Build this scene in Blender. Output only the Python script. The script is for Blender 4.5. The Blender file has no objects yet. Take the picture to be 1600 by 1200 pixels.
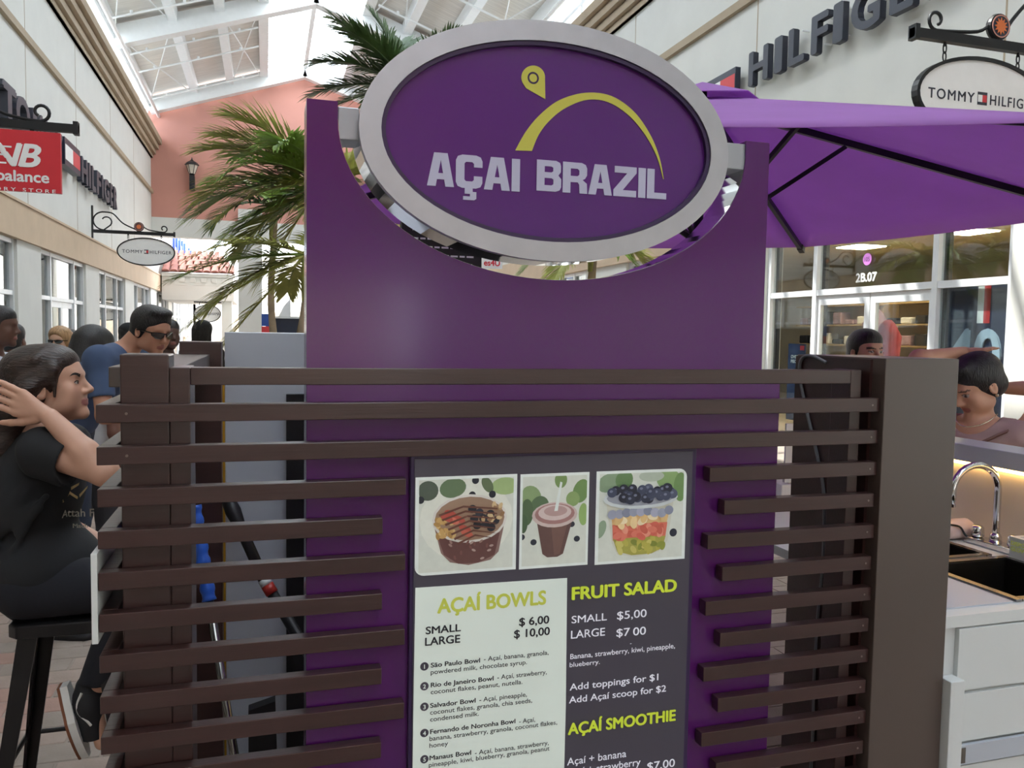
import bpy, math, random
import numpy as np
from mathutils import Vector, Matrix

random.seed(7)
SC = bpy.context.scene
COL = SC.collection

# ------------------------------------------------------------------ camera
EYE = np.array([0.0, 0.0, 1.62])
FPX = 1270.0
YAW, PITCH, ROLL = math.radians(16.89), math.radians(-3.498), 0.0165
_f = np.array([math.sin(YAW) * math.cos(PITCH), math.cos(YAW) * math.cos(PITCH), math.sin(PITCH)])
_r0 = np.array([math.cos(YAW), -math.sin(YAW), 0.0])
_u0 = np.cross(_r0, _f)
_r = _r0 * math.cos(ROLL) + _u0 * math.sin(ROLL)
_u = -_r0 * math.sin(ROLL) + _u0 * math.cos(ROLL)
cam = bpy.data.cameras.new('camera')
cam.sensor_width = 36.0
cam.lens = 36.0 * FPX / 1600.0
cam.clip_start, cam.clip_end = 0.05, 500
camo = bpy.data.objects.new('camera', cam)
COL.objects.link(camo)
camo.matrix_world = Matrix(((_r[0], _u[0], -_f[0], EYE[0]), (_r[1], _u[1], -_f[1], EYE[1]),
                            (_r[2], _u[2], -_f[2], EYE[2]), (0, 0, 0, 1)))
SC.camera = camo

# ------------------------------------------------------------------ sky, sun, exposure
wd = bpy.data.worlds.new('sky')
SC.world = wd
wd.use_nodes = True
_n = wd.node_tree.nodes
_l = wd.node_tree.links
_bg = _n['Background']
_bg.inputs['Color'].default_value = (0.62, 0.78, 1.0, 1)
_bg.inputs['Strength'].default_value = 5.3
_tc = _n.new('ShaderNodeTexCoord')
_nz = _n.new('ShaderNodeTexNoise')
_nz.inputs['Scale'].default_value = 3.0
_nz.inputs['Detail'].default_value = 6
_rp = _n.new('ShaderNodeValToRGB')
_rp.color_ramp.elements[0].position = 0.38
_rp.color_ramp.elements[0].color = (0.66, 0.80, 1.0, 1)
_rp.color_ramp.elements[1].position = 0.60
_rp.color_ramp.elements[1].color = (1.0, 0.96, 0.90, 1)
_l.new(_tc.outputs['Generated'], _nz.inputs['Vector'])
_l.new(_nz.outputs['Fac'], _rp.inputs['Fac'])
_l.new(_rp.outputs['Color'], _bg.inputs['Color'])
sun = bpy.data.lights.new('sun', 'SUN')
sun.energy = 6.5
sun.angle = 0.01
sun.color = (1.0, 0.95, 0.87)
suno = bpy.data.objects.new('sun', sun)
COL.objects.link(suno)
suno.rotation_euler = Vector((6.0, -3.5, -12.0)).to_track_quat('-Z', 'Y').to_euler()
SC.view_settings.view_transform = 'Standard'
SC.view_settings.look = 'None'
SC.view_settings.exposure = 0.62
SC.view_settings.gamma = 1.0
SC.view_settings.use_curve_mapping = False


# ------------------------------------------------------------------ helpers
def ray(x, y):
    return _f + _r * (x - 800) / FPX + _u * (600 - y) / FPX


def atY(x, y, Y):
    d = ray(x, y)
    return EYE + d * (Y / d[1])


def atX(x, y, X):
    d = ray(x, y)
    return EYE + d * (X / d[0])


def atZ(x, y, Z):
    d = ray(x, y)
    return EYE + d * ((Z - EYE[2]) / d[2])


def lin(c):
    if isinstance(c, str):
        c = tuple(int(c[i:i + 2], 16) / 255 for i in (0, 2, 4))
    return tuple((v / 12.92 if v <= 0.04045 else ((v + 0.055) / 1.055) ** 2.4) for v in c)


MATS = {}


def mat(name, col, rough=0.5, metal=0.0, vary=0.08, scale=8.0, bump=0.0, bscale=60.0, coat=0.0, stretch=None, spec=0.5,
        emit=0.0, trans=0.0, attr=False, sheen=0.0, coat_rough=0.08):
    if name in MATS:
        return MATS[name]
    m = bpy.data.materials.new(name)
    m.use_nodes = True
    n, l = m.node_tree.nodes, m.node_tree.links
    p = n['Principled BSDF']
    c = lin(col)
    p.inputs['Roughness'].default_value = rough
    p.inputs['Metallic'].default_value = metal
    p.inputs['Specular IOR Level'].default_value = spec
    p.inputs['Coat Weight'].default_value = coat
    p.inputs['Coat Roughness'].default_value = coat_rough
    tc = n.new('ShaderNodeTexCoord')
    mp = n.new('ShaderNodeMapping')
    l.new(tc.outputs['Object'], mp.inputs['Vector'])
    if stretch:
        mp.inputs['Scale'].default_value = stretch
    if attr:
        a = n.new('ShaderNodeAttribute')
        a.attribute_name = 'Col'
        src = a.outputs['Color']
    else:
        src = None
    if vary > 0:
        nz = n.new('ShaderNodeTexNoise')
        nz.inputs['Scale'].default_value = scale
        nz.inputs['Detail'].default_value = 5
        l.new(mp.outputs['Vector'], nz.inputs['Vector'])
        mx = n.new('ShaderNodeMix')
        mx.data_type = 'RGBA'
        mx.blend_type = 'MULTIPLY'
        mx.inputs['Factor'].default_value = 1.0
        rp = n.new('ShaderNodeValToRGB')
        rp.color_ramp.elements[0].position = 0.3
        rp.color_ramp.elements[1].position = 0.7
        a0, a1 = 1 - vary, 1 + vary
        rp.color_ramp.elements[0].color = (a0, a0, a0, 1)
        rp.color_ramp.elements[1].color = (a1, a1, a1, 1)
        l.new(nz.outputs['Fac'], rp.inputs['Fac'])
        if src is None:
            mx.inputs['A'].default_value = (*c, 1)
        else:
            l.new(src, mx.inputs['A'])
        l.new(rp.outputs['Color'], mx.inputs['B'])
        src = mx.outputs['Result']
    if src is not None:
        l.new(src, p.inputs['Base Color'])
    else:
        p.inputs['Base Color'].default_value = (*c, 1)
    if emit > 0:
        p.inputs['Emission Strength'].default_value = emit
        if src is not None:
            l.new(src, p.inputs['Emission Color'])
        else:
            p.inputs['Emission Color'].default_value = (*c, 1)
    if bump > 0:
        bz = n.new('ShaderNodeTexNoise')
        bz.inputs['Scale'].default_value = bscale
        bz.inputs['Detail'].default_value = 4
        l.new(mp.outputs['Vector'], bz.inputs['Vector'])
        b = n.new('ShaderNodeBump')
        b.inputs['Strength'].default_value = bump
        b.inputs['Distance'].default_value = 0.01
        l.new(bz.outputs['Fac'], b.inputs['Height'])
        l.new(b.outputs['Normal'], p.inputs['Normal'])
    if trans > 0:   # light soaking through cloth or leaves
        tb = n.new('ShaderNodeBsdfTranslucent')
        if src is not None:
            l.new(src, tb.inputs['Color'])
        else:
            tb.inputs['Color'].default_value = (*c, 1)
        ms = n.new('ShaderNodeMixShader')
        ms.inputs['Fac'].default_value = trans
        l.new(p.outputs['BSDF'], ms.inputs[1])
        l.new(tb.outputs['BSDF'], ms.inputs[2])
        l.new(ms.outputs['Shader'], n['Material Output'].inputs['Surface'])
    MATS[name] = m
    return m


def glass(name, tint=(0.9, 0.95, 0.95), refl=0.12, ior=1.5):
    if name in MATS:
        return MATS[name]
    m = bpy.data.materials.new(name)
    m.use_nodes = True
    n, l = m.node_tree.nodes, m.node_tree.links
    n.remove(n['Principled BSDF'])
    t = n.new('ShaderNodeBsdfTransparent')
    t.inputs['Color'].default_value = (*tint, 1)
    g = n.new('ShaderNodeBsdfGlossy')
    g.inputs['Roughness'].default_value = 0.02
    lw = n.new('ShaderNodeLayerWeight')
    lw.inputs['Blend'].default_value = 0.5
    fr = n.new('ShaderNodeMath')
    fr.operation = 'POWER'
    fr.inputs[1].default_value = 5.0 if ior > 1.3 else 9.0
    l.new(lw.outputs['Facing'], fr.inputs[0])
    ad = n.new('ShaderNodeMath')
    ad.operation = 'ADD'
    ad.use_clamp = True
    ad.inputs[1].default_value = refl
    l.new(fr.outputs['Value'], ad.inputs[0])
    ms = n.new('ShaderNodeMixShader')
    l.new(ad.outputs['Value'], ms.inputs['Fac'])
    l.new(t.outputs['BSDF'], ms.inputs[1])
    l.new(g.outputs['BSDF'], ms.inputs[2])
    l.new(ms.outputs['Shader'], n['Material Output'].inputs['Surface'])
    MATS[name] = m
    return m


class MB:
    def __init__(s):
        s.v, s.f, s.c = [], [], []

    def add(s, vs, fs, col=None):
        o = len(s.v)
        s.v += [tuple(map(float, p)) for p in vs]
        for q in fs:
            s.f.append(tuple(i + o for i in q))
            s.c.append(col)
        return s

    def box(s, x0, x1, y0, y1, z0, z1, col=None, bev=0.0):
        if bev > 0:
            b = min(bev, (x1 - x0) * .45, (y1 - y0) * .45, (z1 - z0) * .45)
            ring = lambda z, i: [(x0 + i, y0, z), (x1 - i, y0, z), (x1, y0 + i, z), (x1, y1 - i, z), (x1 - i, y1, z), (x0 + i, y1, z), (x0, y1 - i, z), (x0, y0 + i, z)]
            inr = lambda z: [(x0 + b, y0 + b, z), (x1 - b, y0 + b, z), (x1 - b, y0 + b, z), (x1 - b, y1 - b, z), (x1 - b, y1 - b, z), (x0 + b, y1 - b, z), (x0 + b, y1 - b, z), (x0 + b, y0 + b, z)]
            vs = inr(z0) + ring(z0 + b, b) + ring(z1 - b, b) + inr(z1)
            fs = [tuple(range(7, -1, -1)), tuple(range(24, 32))]
            for k in range(3):
                for i in range(8):
                    j = (i + 1) % 8
                    fs.append((k * 8 + i, k * 8 + j, k * 8 + 8 + j, k * 8 + 8 + i))
            # merge doubles in the caps is left to build()
            return s.add(vs, fs, col)
        vs = [(x0, y0, z0), (x1, y0, z0), (x1, y1, z0), (x0, y1, z0), (x0, y0, z1), (x1, y0, z1), (x1, y1, z1), (x0, y1, z1)]
        return s.add(vs, [(3, 2, 1, 0), (4, 5, 6, 7), (0, 1, 5, 4), (1, 2, 6, 5), (2, 3, 7, 6), (3, 0, 4, 7)], col)

    def bar(s, a, b, w, h, up=(0, 0, 1), col=None):
        a, b, up = Vector(a), Vector(b), Vector(up)
        d = (b - a).normalized()
        if abs(d.dot(up)) > .98:
            up = Vector((0, 1, 0))
        sx = d.cross(up).normalized() * w / 2
        sz = sx.cross(d).normalized() * h / 2
        vs = [a - sx - sz, a + sx - sz, a + sx + sz, a - sx + sz, b - sx - sz, b + sx - sz, b + sx + sz, b - sx + sz]
        return s.add(vs, [(0, 1, 2, 3), (7, 6, 5, 4), (0, 4, 5, 1), (1, 5, 6, 2), (2, 6, 7, 3), (3, 7, 4, 0)], col)

    def tube(s, pts, r, n=8, col=None, cap=True):
        pts = [Vector(p) for p in pts]
        rs = r if isinstance(r, (list, tuple)) else [r] * len(pts)
        prev = None
        vs, fs = [], []
        for i, p in enumerate(pts):
            d = (pts[min(i + 1, len(pts) - 1)] - pts[max(i - 1, 0)]).normalized()
            if prev is None:
                u = d.orthogonal().normalized()
            else:
                u = (prev - d * prev.dot(d)).normalized()
            prev = u
            w = d.cross(u)
            for k in range(n):
                a = 2 * math.pi * k / n
                vs.append(p + (u * math.cos(a) + w * math.sin(a)) * rs[i])
        for i in range(len(pts) - 1):
            for k in range(n):
                k2 = (k + 1) % n
                fs.append((i * n + k, i * n + k2, i * n + n + k2, i * n + n + k))
        if cap:
            fs.append(tuple(range(n - 1, -1, -1)))
            fs.append(tuple(range((len(pts) - 1) * n, len(pts) * n)))
        return s.add(vs, fs, col)

    def lathe(s, prof, c=(0, 0, 0), n=20, axis='z', col=None):
        vs, fs = [], []
        for (r, h) in prof:
            for k in range(n):
                a = 2 * math.pi * k / n
                x, y = r * math.cos(a), r * math.sin(a)
                p = (x, y, h) if axis == 'z' else ((x, h, y) if axis == 'y' else (h, x, y))
                vs.append((p[0] + c[0], p[1] + c[1], p[2] + c[2]))
        for i in range(len(prof) - 1):
            for k in range(n):
                k2 = (k + 1) % n
                q = (i * n + k, i * n + k2, i * n + n + k2, i * n + n + k)
                fs.append(q if axis != 'y' else q[::-1])
        fs.append(tuple(range(n))[::-1])
        fs.append(tuple(range((len(prof) - 1) * n, len(prof) * n)))
        return s.add(vs, fs, col)

    def prism(s, poly, h0, h1, axis='y', col=None):
        """extrude polygon of (a,b): axis y -> (x,z), x -> (y,z), z -> (x,y)"""
        n = len(poly)
        g = {'y': lambda a, b, h: (a, h, b), 'x': lambda a, b, h: (h, a, b), 'z': lambda a, b, h: (a, b, h)}[axis]
        vs = [g(a, b, h0) for a, b in poly] + [g(a, b, h1) for a, b in poly]
        fs = [tuple(range(n)), tuple(range(2 * n - 1, n - 1, -1))]
        fs += [(i, (i + 1) % n, n + (i + 1) % n, n + i)[::-1] for i in range(n)]
        return s.add(vs, fs, col)

    def build(s, name, m, parent=None, smooth=False, label=None, kind=None, bevel=0.0):
        me = bpy.data.meshes.new(name)
        me.from_pydata(s.v, [], s.f)
        if any(c is not None for c in s.c):
            ca = me.color_attributes.new('Col', 'FLOAT_COLOR', 'CORNER')
            arr = []
            for p, c in zip(me.polygons, s.c):
                cc = lin(c) if c is not None else (0.5, 0.5, 0.5)
                arr += [*cc, 1.0] * p.loop_total
            ca.data.foreach_set('color', arr)
        if isinstance(m, str):
            m = MATS[m]
        me.materials.append(m)
        if smooth:
            me.polygons.foreach_set('use_smooth', [True] * len(me.polygons))
        me.validate()
        me.update()
        return link(name, me, parent, label, kind, bevel)


def link(name, me, parent=None, label=None, kind=None, bevel=0.0):
    o = bpy.data.objects.new(name, me)
    COL.objects.link(o)
    if parent is not None:
        o.parent = parent
        if parent.parent is None:
            o.matrix_parent_inverse = Matrix.Translation(parent.location).inverted()
    if label:
        o['label'] = label
    if kind:
        o['kind'] = kind
    if bevel > 0:
        b = o.modifiers.new('soft_edges', 'BEVEL')
        b.width = bevel
        b.segments = 2
        b.limit_method = 'ANGLE'
    return o


def thing(name, label, cat, loc=(0, 0, 0), group=None, kind=None):
    o = bpy.data.objects.new(name, None)
    COL.objects.link(o)
    o.location = tuple(map(float, loc))
    o.empty_display_size = 0.05
    tag(o, label, cat, group, kind)
    return o


def tag(o, label=None, cat=None, group=None, kind=None):
    if label:
        o['label'] = label
    if cat:
        o['category'] = cat
    if group:
        o['group'] = group
    if kind:
        o['kind'] = kind
    return o


_txt = {}


def text_mesh(body, bold=0.0, extrude=0.0, spacing=1.0, line=1.0, shear=0.0):
    key = (body, bold, extrude, spacing, line, shear)
    cu = bpy.data.curves.new('t', 'FONT')
    cu.body = body
    cu.size = 1.0
    cu.extrude = extrude
    cu.space_character = spacing
    cu.space_line = line
    cu.shear = shear
    cu.resolution_u = 4
    o = bpy.data.objects.new('t', cu)
    COL.objects.link(o)
    bpy.context.view_layer.update()
    me = bpy.data.meshes.new_from_object(o.evaluated_get(bpy.context.evaluated_depsgraph_get()))
    bpy.data.objects.remove(o)
    bpy.data.curves.remove(cu)
    n = len(me.vertices)
    co = np.empty(n * 3)
    me.vertices.foreach_get('co', co)
    co = co.reshape(-1, 3)
    if bold > 0:                                      # heavier strokes: the same outline laid over itself, slightly shifted
        fs = [tuple(p.vertices) for p in me.polygons]
        sh = [(-bold, 0), (bold, 0), (0, -bold * .8), (0, bold * .8), (-bold * .7, bold * .6), (bold * .7, -bold * .6)]
        V = np.concatenate([co + np.array([a, b, 0.004 * k]) for k, (a, b) in enumerate(sh)])
        me2 = bpy.data.meshes.new('t')
        me2.from_pydata(V.tolist(), [], [tuple(i + k * n for i in f) for k in range(len(sh)) for f in fs])
        bpy.data.meshes.remove(me)
        me, co = me2, V
    return me, co


CAP = 0.73


def text(name, body, origin, right, up, cap, m, parent=None, width=None, bold=0.0, depth=0.0, align='l', spacing=1.0, line=1.0,
         shear=0.0, label=None, kind=None):
    """flat or extruded lettering: origin = baseline start, cap = height of capitals, depth = thickness along the normal"""
    me, co = text_mesh(body, bold, 1.0 if depth > 0 else 0.0, spacing, line, shear)
    k = cap / CAP
    x0, x1 = co[:, 0].min(), co[:, 0].max()
    kx = k if width is None else width / (x1 - x0)
    X = (co[:, 0] - x0) * kx
    if align == 'c':
        X -= (x1 - x0) * kx / 2
    elif align == 'r':
        X -= (x1 - x0) * kx
    R, U = np.array(right, float), np.array(up, float)
    N = np.cross(R, U)
    P = np.array(origin, float)[None] + X[:, None] * R + (co[:, 1] * k)[:, None] * U
    if depth > 0:
        P = P + ((co[:, 2] + 1) / 2 * depth)[:, None] * N
    else:
        P = P + (co[:, 2] * k)[:, None] * N
    me.vertices.foreach_set('co', P.ravel())
    me.name = name
    me.materials.clear()
    me.materials.append(MATS[m] if isinstance(m, str) else m)
    me.update()
    return link(name, me, parent, label, kind)


def ellipse(cx, cz, a, b, n=64, t0=0.0, t1=2 * math.pi, closed=True):
    k = n if closed else n + 1
    return [(cx + a * math.cos(t0 + (t1 - t0) * i / n), cz + b * math.sin(t0 + (t1 - t0) * i / n)) for i in range(k)]


def ring_prism(mb, cx, cz, a0, b0, a1, b1, y0, y1, n=72, col=None):
    """elliptical ring standing in the XZ plane, thickness along Y"""
    vs, fs = [], []
    for (a, b, y) in ((a0, b0, y0), (a1, b1, y0), (a1, b1, y1), (a0, b0, y1)):
        vs += [(x, y, z) for x, z in ellipse(cx, cz, a, b, n)]
    for q in range(4):
        q2 = (q + 1) % 4
        for i in range(n):
            j = (i + 1) % n
            fs.append((q * n + i, q * n + j, q2 * n + j, q2 * n + i)[::-1])
    mb.add(vs, fs, col)
    return mb

# ------------------------------------------------------------------ materials
mat('white_wall', 'd0d0ca', 0.75, vary=0.03, scale=1.5, bump=0.05, bscale=200)
mat('tan_trim', 'a3937c', 0.7, vary=0.05, scale=3)
mat('beige_band', 'c4ae94', 0.8, vary=0.05, scale=2, bump=0.05, bscale=150)
mat('coral_wall', 'c48c7e', 0.85, vary=0.04, scale=0.8, bump=0.05, bscale=120)
mat('white_steel', 'e9ecec', 0.45, vary=0.02)
mat('white_frame', 'd9dcde', 0.35, vary=0.03)
mat('black_gap', '15171b', 0.4, vary=0.1)
mat('roof_deck', 'dcdad4', 0.7, vary=0.12, scale=2.2, stretch=(0.4, 7.5, 1), bump=0.3, bscale=5)
mat('store_inside', 'cbbda6', 0.9, vary=0.1, scale=1)
mat('store_floor', '8d8478', 0.6, vary=0.1, scale=2)
mat('outdoor_white', 'f2f0ea', 0.8, vary=0.03)
mat('paver', '9c8b80', 0.85, vary=0.14, scale=6, bump=0.25, bscale=90)
mat('paver_rose', 'a18377', 0.85, vary=0.14, scale=6, bump=0.25, bscale=90)
mat('paver_grey', '93877d', 0.85, vary=0.14, scale=6, bump=0.25, bscale=90)
mat('mortar', '6d625a', 0.9, vary=0.15, scale=12)
mat('clay_tile', '7c4c41', 0.75, vary=0.25, scale=5)
mat('iron', '1d1e20', 0.45, metal=0.3, vary=0.1)
mat('navy', '232a3c', 0.4, vary=0.08)
mat('letter_navy', '303440', 0.45, vary=0.06)
mat('sign_red', 'cf2733', 0.45, vary=0.02)
mat('sign_white', 'ececea', 0.5, vary=0.02)
mat('flag_red', 'cc3a40', 0.5, vary=0.02)
mat('orange', 'd8743c', 0.6, vary=0.05)
mat('lamp_glass', 'c9c2b4', 0.2, vary=0.05)
mat('blue_letter', '2b4f9c', 0.4, vary=0.05)
glass('shop_glass', (0.86, 0.91, 0.91), 0.10)
glass('clear_glass', (0.93, 0.97, 1.0), 0.01, 1.12)

XL, XR, YE, YS = -4.65, 8.0, 38.0, -24.0     # shop fronts, end wall, near end
XC = (XL + XR) / 2
ZB0, ZB1 = 3.32, 4.02                          # beige band
ZM = 7.35                                       # thin moulding
ZC0, ZC1 = 8.85, 9.65                          # cornice


def yL(px, py=500):
    return float(atX(px, py, XL)[1])


def yR(px, py=480):
    return float(atX(px, py, XR)[1])


# ------------------------------------------------------------------ floor
fl = MB().box(XL - 6.2, XR + 8, -40, 75, -0.12, -0.012).build('floor', 'mortar', kind='structure')
pm = [MATS['paver'], MATS['paver_rose'], MATS['paver_grey']]
PW, PD = 0.30, 0.15


def paver_mesh():
    b = MB().box(0.004, PW - 0.004, 0.004, PD - 0.004, -0.012, 0.0, bev=0.004)
    return b


pmesh = []
for k in range(3):
    o = paver_mesh().build('paver', pm[k], fl)
    pmesh.append(o.data)
    bpy.data.objects.remove(o)
spots = []
for j in range(-60, 260):
    y = j * PD
    for i in range(-40, 60):
        x = i * PW + (PW / 2 if j % 2 else 0)
        if -3.6 < x < XR and 0.3 < y < 24:
            spots.append((x, y))


def _seen(p):   # the open stretch of paving by the stool shows largest
    x, y = p
    return abs(x + 1.25) * 0.7 + abs(y - 3.0)


spots.sort(key=_seen)
for k, (x, y) in enumerate(spots[:290]):
    o = bpy.data.objects.new('paver', pmesh[random.choice((0, 0, 1, 2, 2))])
    COL.objects.link(o)
    o.location = (x, y, random.uniform(-0.0012, 0.0))
    o.parent = fl
rest = MB()
for (x, y) in spots[290:2400]:
    rest.box(x + .004, x + PW - .004, y + .004, y + PD - .004, -0.012, 0.0)
rest.build('paving', 'paver', fl, kind='stuff')
MB().box(XL - 5, XR + 7, -39, 74, -0.010, -0.004).build('far_paving', 'paver_grey', fl)

# ------------------------------------------------------------------ shop fronts
_win = [0]
_door = [0]


def bars(mb, X, s, y0, y1, z0, z1, w, dep=0.10):
    """one bar of a window frame lying in the plane X, s = side facing the mall"""
    mb.box(min(X, X + s * dep), max(X, X + s * dep), y0, y1, z0, z1)


def shop_window(X, s, ya, yb, z0, z1, mull, rails, root_name, door=None):
    """window bay from ya to yb with mullions at mull, rails at heights; door=(y0,y1,top) leaves the space for a door"""
    _win[0] += 1
    w = 0.045
    y0, y1 = min(ya, yb), max(ya, yb)
    root = thing('window_%d' % _win[0], None, None, (X, (y0 + y1) / 2, 0), kind='structure')
    xa = X - s * 0.16
    ys = [y0] + sorted(mull) + [y1]
    for k, y in enumerate(ys):
        m = MB()
        a, b = (y, y + 2 * w) if k == 0 else ((y - 2 * w, y) if k == len(ys) - 1 else (y - w, y + w))
        bars(m, xa, s, a, b, z0, z1, w)
        m.build('mullion', 'white_frame', root)
        m = MB()
        bars(m, xa - s * 0.02, -s, a - 0.05, b + 0.05, z0, z1, w, 0.06)
        m.build('gasket', 'black_gap', root)
    zs = [z0] + list(rails) + [z1]
    for k, z in enumerate(zs):
        for i in range(len(ys) - 1):
            if door and k == 0 and ys[i] >= door[0] - .1 and ys[i + 1] <= door[1] + .1:
                continue
            m = MB()
            a, b = (z, z + 2 * w) if k == 0 else ((z - 2 * w, z) if k == len(zs) - 1 else (z - w, z + w))
            bars(m, xa, s, ys[i], ys[i + 1], a, b, w, 0.09)
            m.build('rail', 'white_frame', root)
    for k in range(len(zs) - 1):
        for i in range(len(ys) - 1):
            if door and k == 0 and ys[i] >= door[0] - .1 and ys[i + 1] <= door[1] + .1:
                continue
            m = MB()
            m.box(min(xa + s * .03, xa + s * .038), max(xa + s * .03, xa + s * .038), ys[i], ys[i + 1], zs[k], zs[k + 1])
            m.build('pane', 'shop_glass', root)
    if door:
        shop_door(xa, s, door[0], (door[0] + door[1]) / 2, door[2], 1)
        shop_door(xa, s, (door[0] + door[1]) / 2, door[1], door[2], -1)
    return root


def shop_door(xa, s, y0, y1, top, hand):
    _door[0] += 1
    root = thing('door_%d' % _door[0], None, None, (xa, (y0 + y1) / 2, 0), kind='structure')
    m = MB()
    st = 0.11
    for (a, b, c, d) in ((y0 + .01, y0 + st, 0.01, top), (y1 - st, y1 - .01, 0.01, top), (y0 + st, y1 - st, top - .14, top), (y0 + st, y1 - st, 0.01, 0.25)):
        m.box(min(xa, xa + s * .06), max(xa, xa + s * .06), a, b, c, d)
    m.build('door_frame', 'white_frame', root)
    MB().box(min(xa + s * .02, xa + s * .03), max(xa + s * .02, xa + s * .03), y0 + st, y1 - st, 0.25, top - .14).build('pane', 'shop_glass', root)
    yh = y1 - st / 2 if hand > 0 else y0 + st / 2
    yi = yh - hand * 0.14
    MB().tube([(xa + s * .06, yh, 1.38), (xa + s * .12, yh, 1.38), (xa + s * .13, yi, 1.30), (xa + s * .13, yi, 0.98), (xa + s * .12, yh, .9), (xa + s * .06, yh, .9)], 0.014, 8).build('handle', 'white_steel', root, smooth=True)


# left shop front: piers between window bays
wl = thing('wall_left', None, None, (XL, 20, 0), kind='structure')
xb = XL - 0.35
YEND = 58.0
MB().box(xb, XL, YS, YE, ZB1, 9.5).build('upper_wall', 'white_wall', wl)
MB().box(xb, XL, YE, YEND, ZB1, 6.2).build('far_upper_wall', 'white_wall', wl)
bl = thing('trim_1', None, None, (XL, 20, 3.6), kind='structure')
MB().box(xb, XL + 0.07, YS, YEND, ZB0, ZB1).build('band', 'beige_band', bl)
MB().box(XL, XL + 0.10, YS, YEND, ZB1, ZB1 + .05).build('band_cap', 'beige_band', bl)
bays = [(yL(-75), yL(29)), (yL(66), yL(135.5)), (yL(156), yL(196.5)), (yL(210), yL(236)), (yL(245), yL(263.5)), (yL(269), yL(285.5)),
        (yL(289), yL(302)), (yL(306), yL(317))]
bays.insert(0, (4.5, 9.5))
bays.insert(0, (-1.5, 3.0))
prev = YS
for (a, b) in bays:
    MB().box(xb, XL, prev, a, 0, ZB0).build('pier', 'white_wall', wl)
    m = MB().box(XL, XL + 0.05, prev + .0, a, 0, 1.06)
    m.tube([(XL + 0.06, prev, 1.11), (XL + 0.06, a, 1.11)], 0.07, 8)
    m.build('plinth', 'tan_trim', wl)
    prev = b
MB().box(xb, XL, prev, YEND, 0, ZB0).build('pier', 'white_wall', wl)
for k, y in enumerate((5, 9.7, 14.3, 19.0, 23.6, 28.5, 33.2)):
    MB().box(XL, XL + 0.004, y - .012, y + .012, ZB1 + .1, ZC0).build('wall_joint', 'tan_trim', wl)
for k, (a, b) in enumerate(bays):
    d = b - a
    if k == 3:
        dy0, dy1 = yL(85.5), yL(121)
        shop_window(XL, 1, a, b, 0.0, ZB0, [dy0, dy1], [2.27], '', door=(dy0, dy1, 2.22))
    else:
        shop_window(XL, 1, a, b, 0.0, ZB0, [a + d * .28, a + d * .72] if k > 2 else [a + d * .5], [2.27], '')
MB().box(XL - 6.1, XL - 6.0, YS, YEND, 0, 3.35).build('shop_back_wall', 'store_inside', wl)
MB().box(XL - 6, XL - .4, YEND, YEND + .1, 0, 3.35).build('shop_side_wall', 'store_inside', wl)
MB().box(XL - 6.1, XL - .4, YS, YEND, 3.35, 3.45).build('shop_ceiling', 'store_inside', wl)

# right shop front
wr = thing('wall_right', None, None, (XR, 15, 0), kind='structure')
xr1 = XR + 0.35
MB().box(XR, xr1, YS, YE, ZB1, 9.5).build('upper_wall', 'white_wall', wr)
br = thing('trim_2', None, None, (XR, 15, 3.6), kind='structure')
MB().box(XR - 0.07, xr1, YS, YE, ZB0, ZB1).build('band', 'beige_band', br)
ya, yb = yR(1577), yR(1193)
dyA, dyB = yR(1452), yR(1266)
rb = [(-3.5, 0.5), (2.0, ya - 1.1), (ya, yb), (yb + 2.2, yb + 5.5), (yb + 8, yb + 11), (yb + 14, yb + 17), (yb + 20, yb + 23)]
prev = YS
for (a, b) in rb:
    MB().box(XR, xr1, prev, a, 0, ZB0).build('pier', 'white_wall', wr)
    prev = b
MB().box(XR, xr1, prev, YE, 0, ZB0).build('pier', 'white_wall', wr)
for k, (a, b) in enumerate(rb):
    d = b - a
    if k == 2:
        shop_window(XR, -1, a, b, 0.0, ZB0, [dyA, dyB], [2.33], '', door=(dyA, dyB, 2.28))
    else:
        shop_window(XR, -1, a, b, 0.0, ZB0, [a + d * .33, a + d * .67], [2.33], '')
for y in (2.5, 7.4, 12.35, 17.2, 22, 27, 32):
    MB().box(XR - .004, XR, y - .012, y + .012, ZB1, ZC0).build('wall_joint', 'tan_trim', wr)
MB().box(XR + .4, XR + 7, -4, 36, -.003, .004).build('shop_floor', 'store_inside', fl)
m = MB().box(XR + 7, XR + 7.1, -4, 36, 0, 3.4)
m.build('shop_back_wall', 'store_inside', wr)
MB().box(XR + .4, XR + 7, -4, 36, 3.35, 3.45).build('shop_ceiling', 'store_inside', wr)

# thin mouldings and stepped cornices on both sides
for n, (X, s) in enumerate(((XL, 1), (XR, -1))):
    t = thing('trim_%d' % (3 + n), None, None, (X, 15, ZM), kind='structure')
    MB().box(min(X, X + s * .09), max(X, X + s * .09), YS, YE, ZM, ZM + .15).build('moulding', 'tan_trim', t)
    t = thing('trim_%d' % (5 + n), None, None, (X, 15, ZC0), kind='structure')
    for (a, b, p) in ((ZC0, ZC0 + .12, .10), (ZC0 + .15, ZC0 + .33, .20), (ZC0 + .36, ZC0 + .54, .32), (ZC0 + .57, ZC1, .44)):
        MB().box(min(X, X + s * p), max(X, X + s * p), YS, YE, a, b).build('cornice_step', 'tan_trim', t)
    MB().box(min(X, X + s * .08), max(X, X + s * .08), YS, YE, ZC0, ZC1 - .02).build('cornice_core', 'tan_trim', t)

# end wall: coral gable over a white beam, open below
ZR, SL = 13.1, 0.337


def zroof(x):
    return ZR - SL * abs(x - XC)


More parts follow.
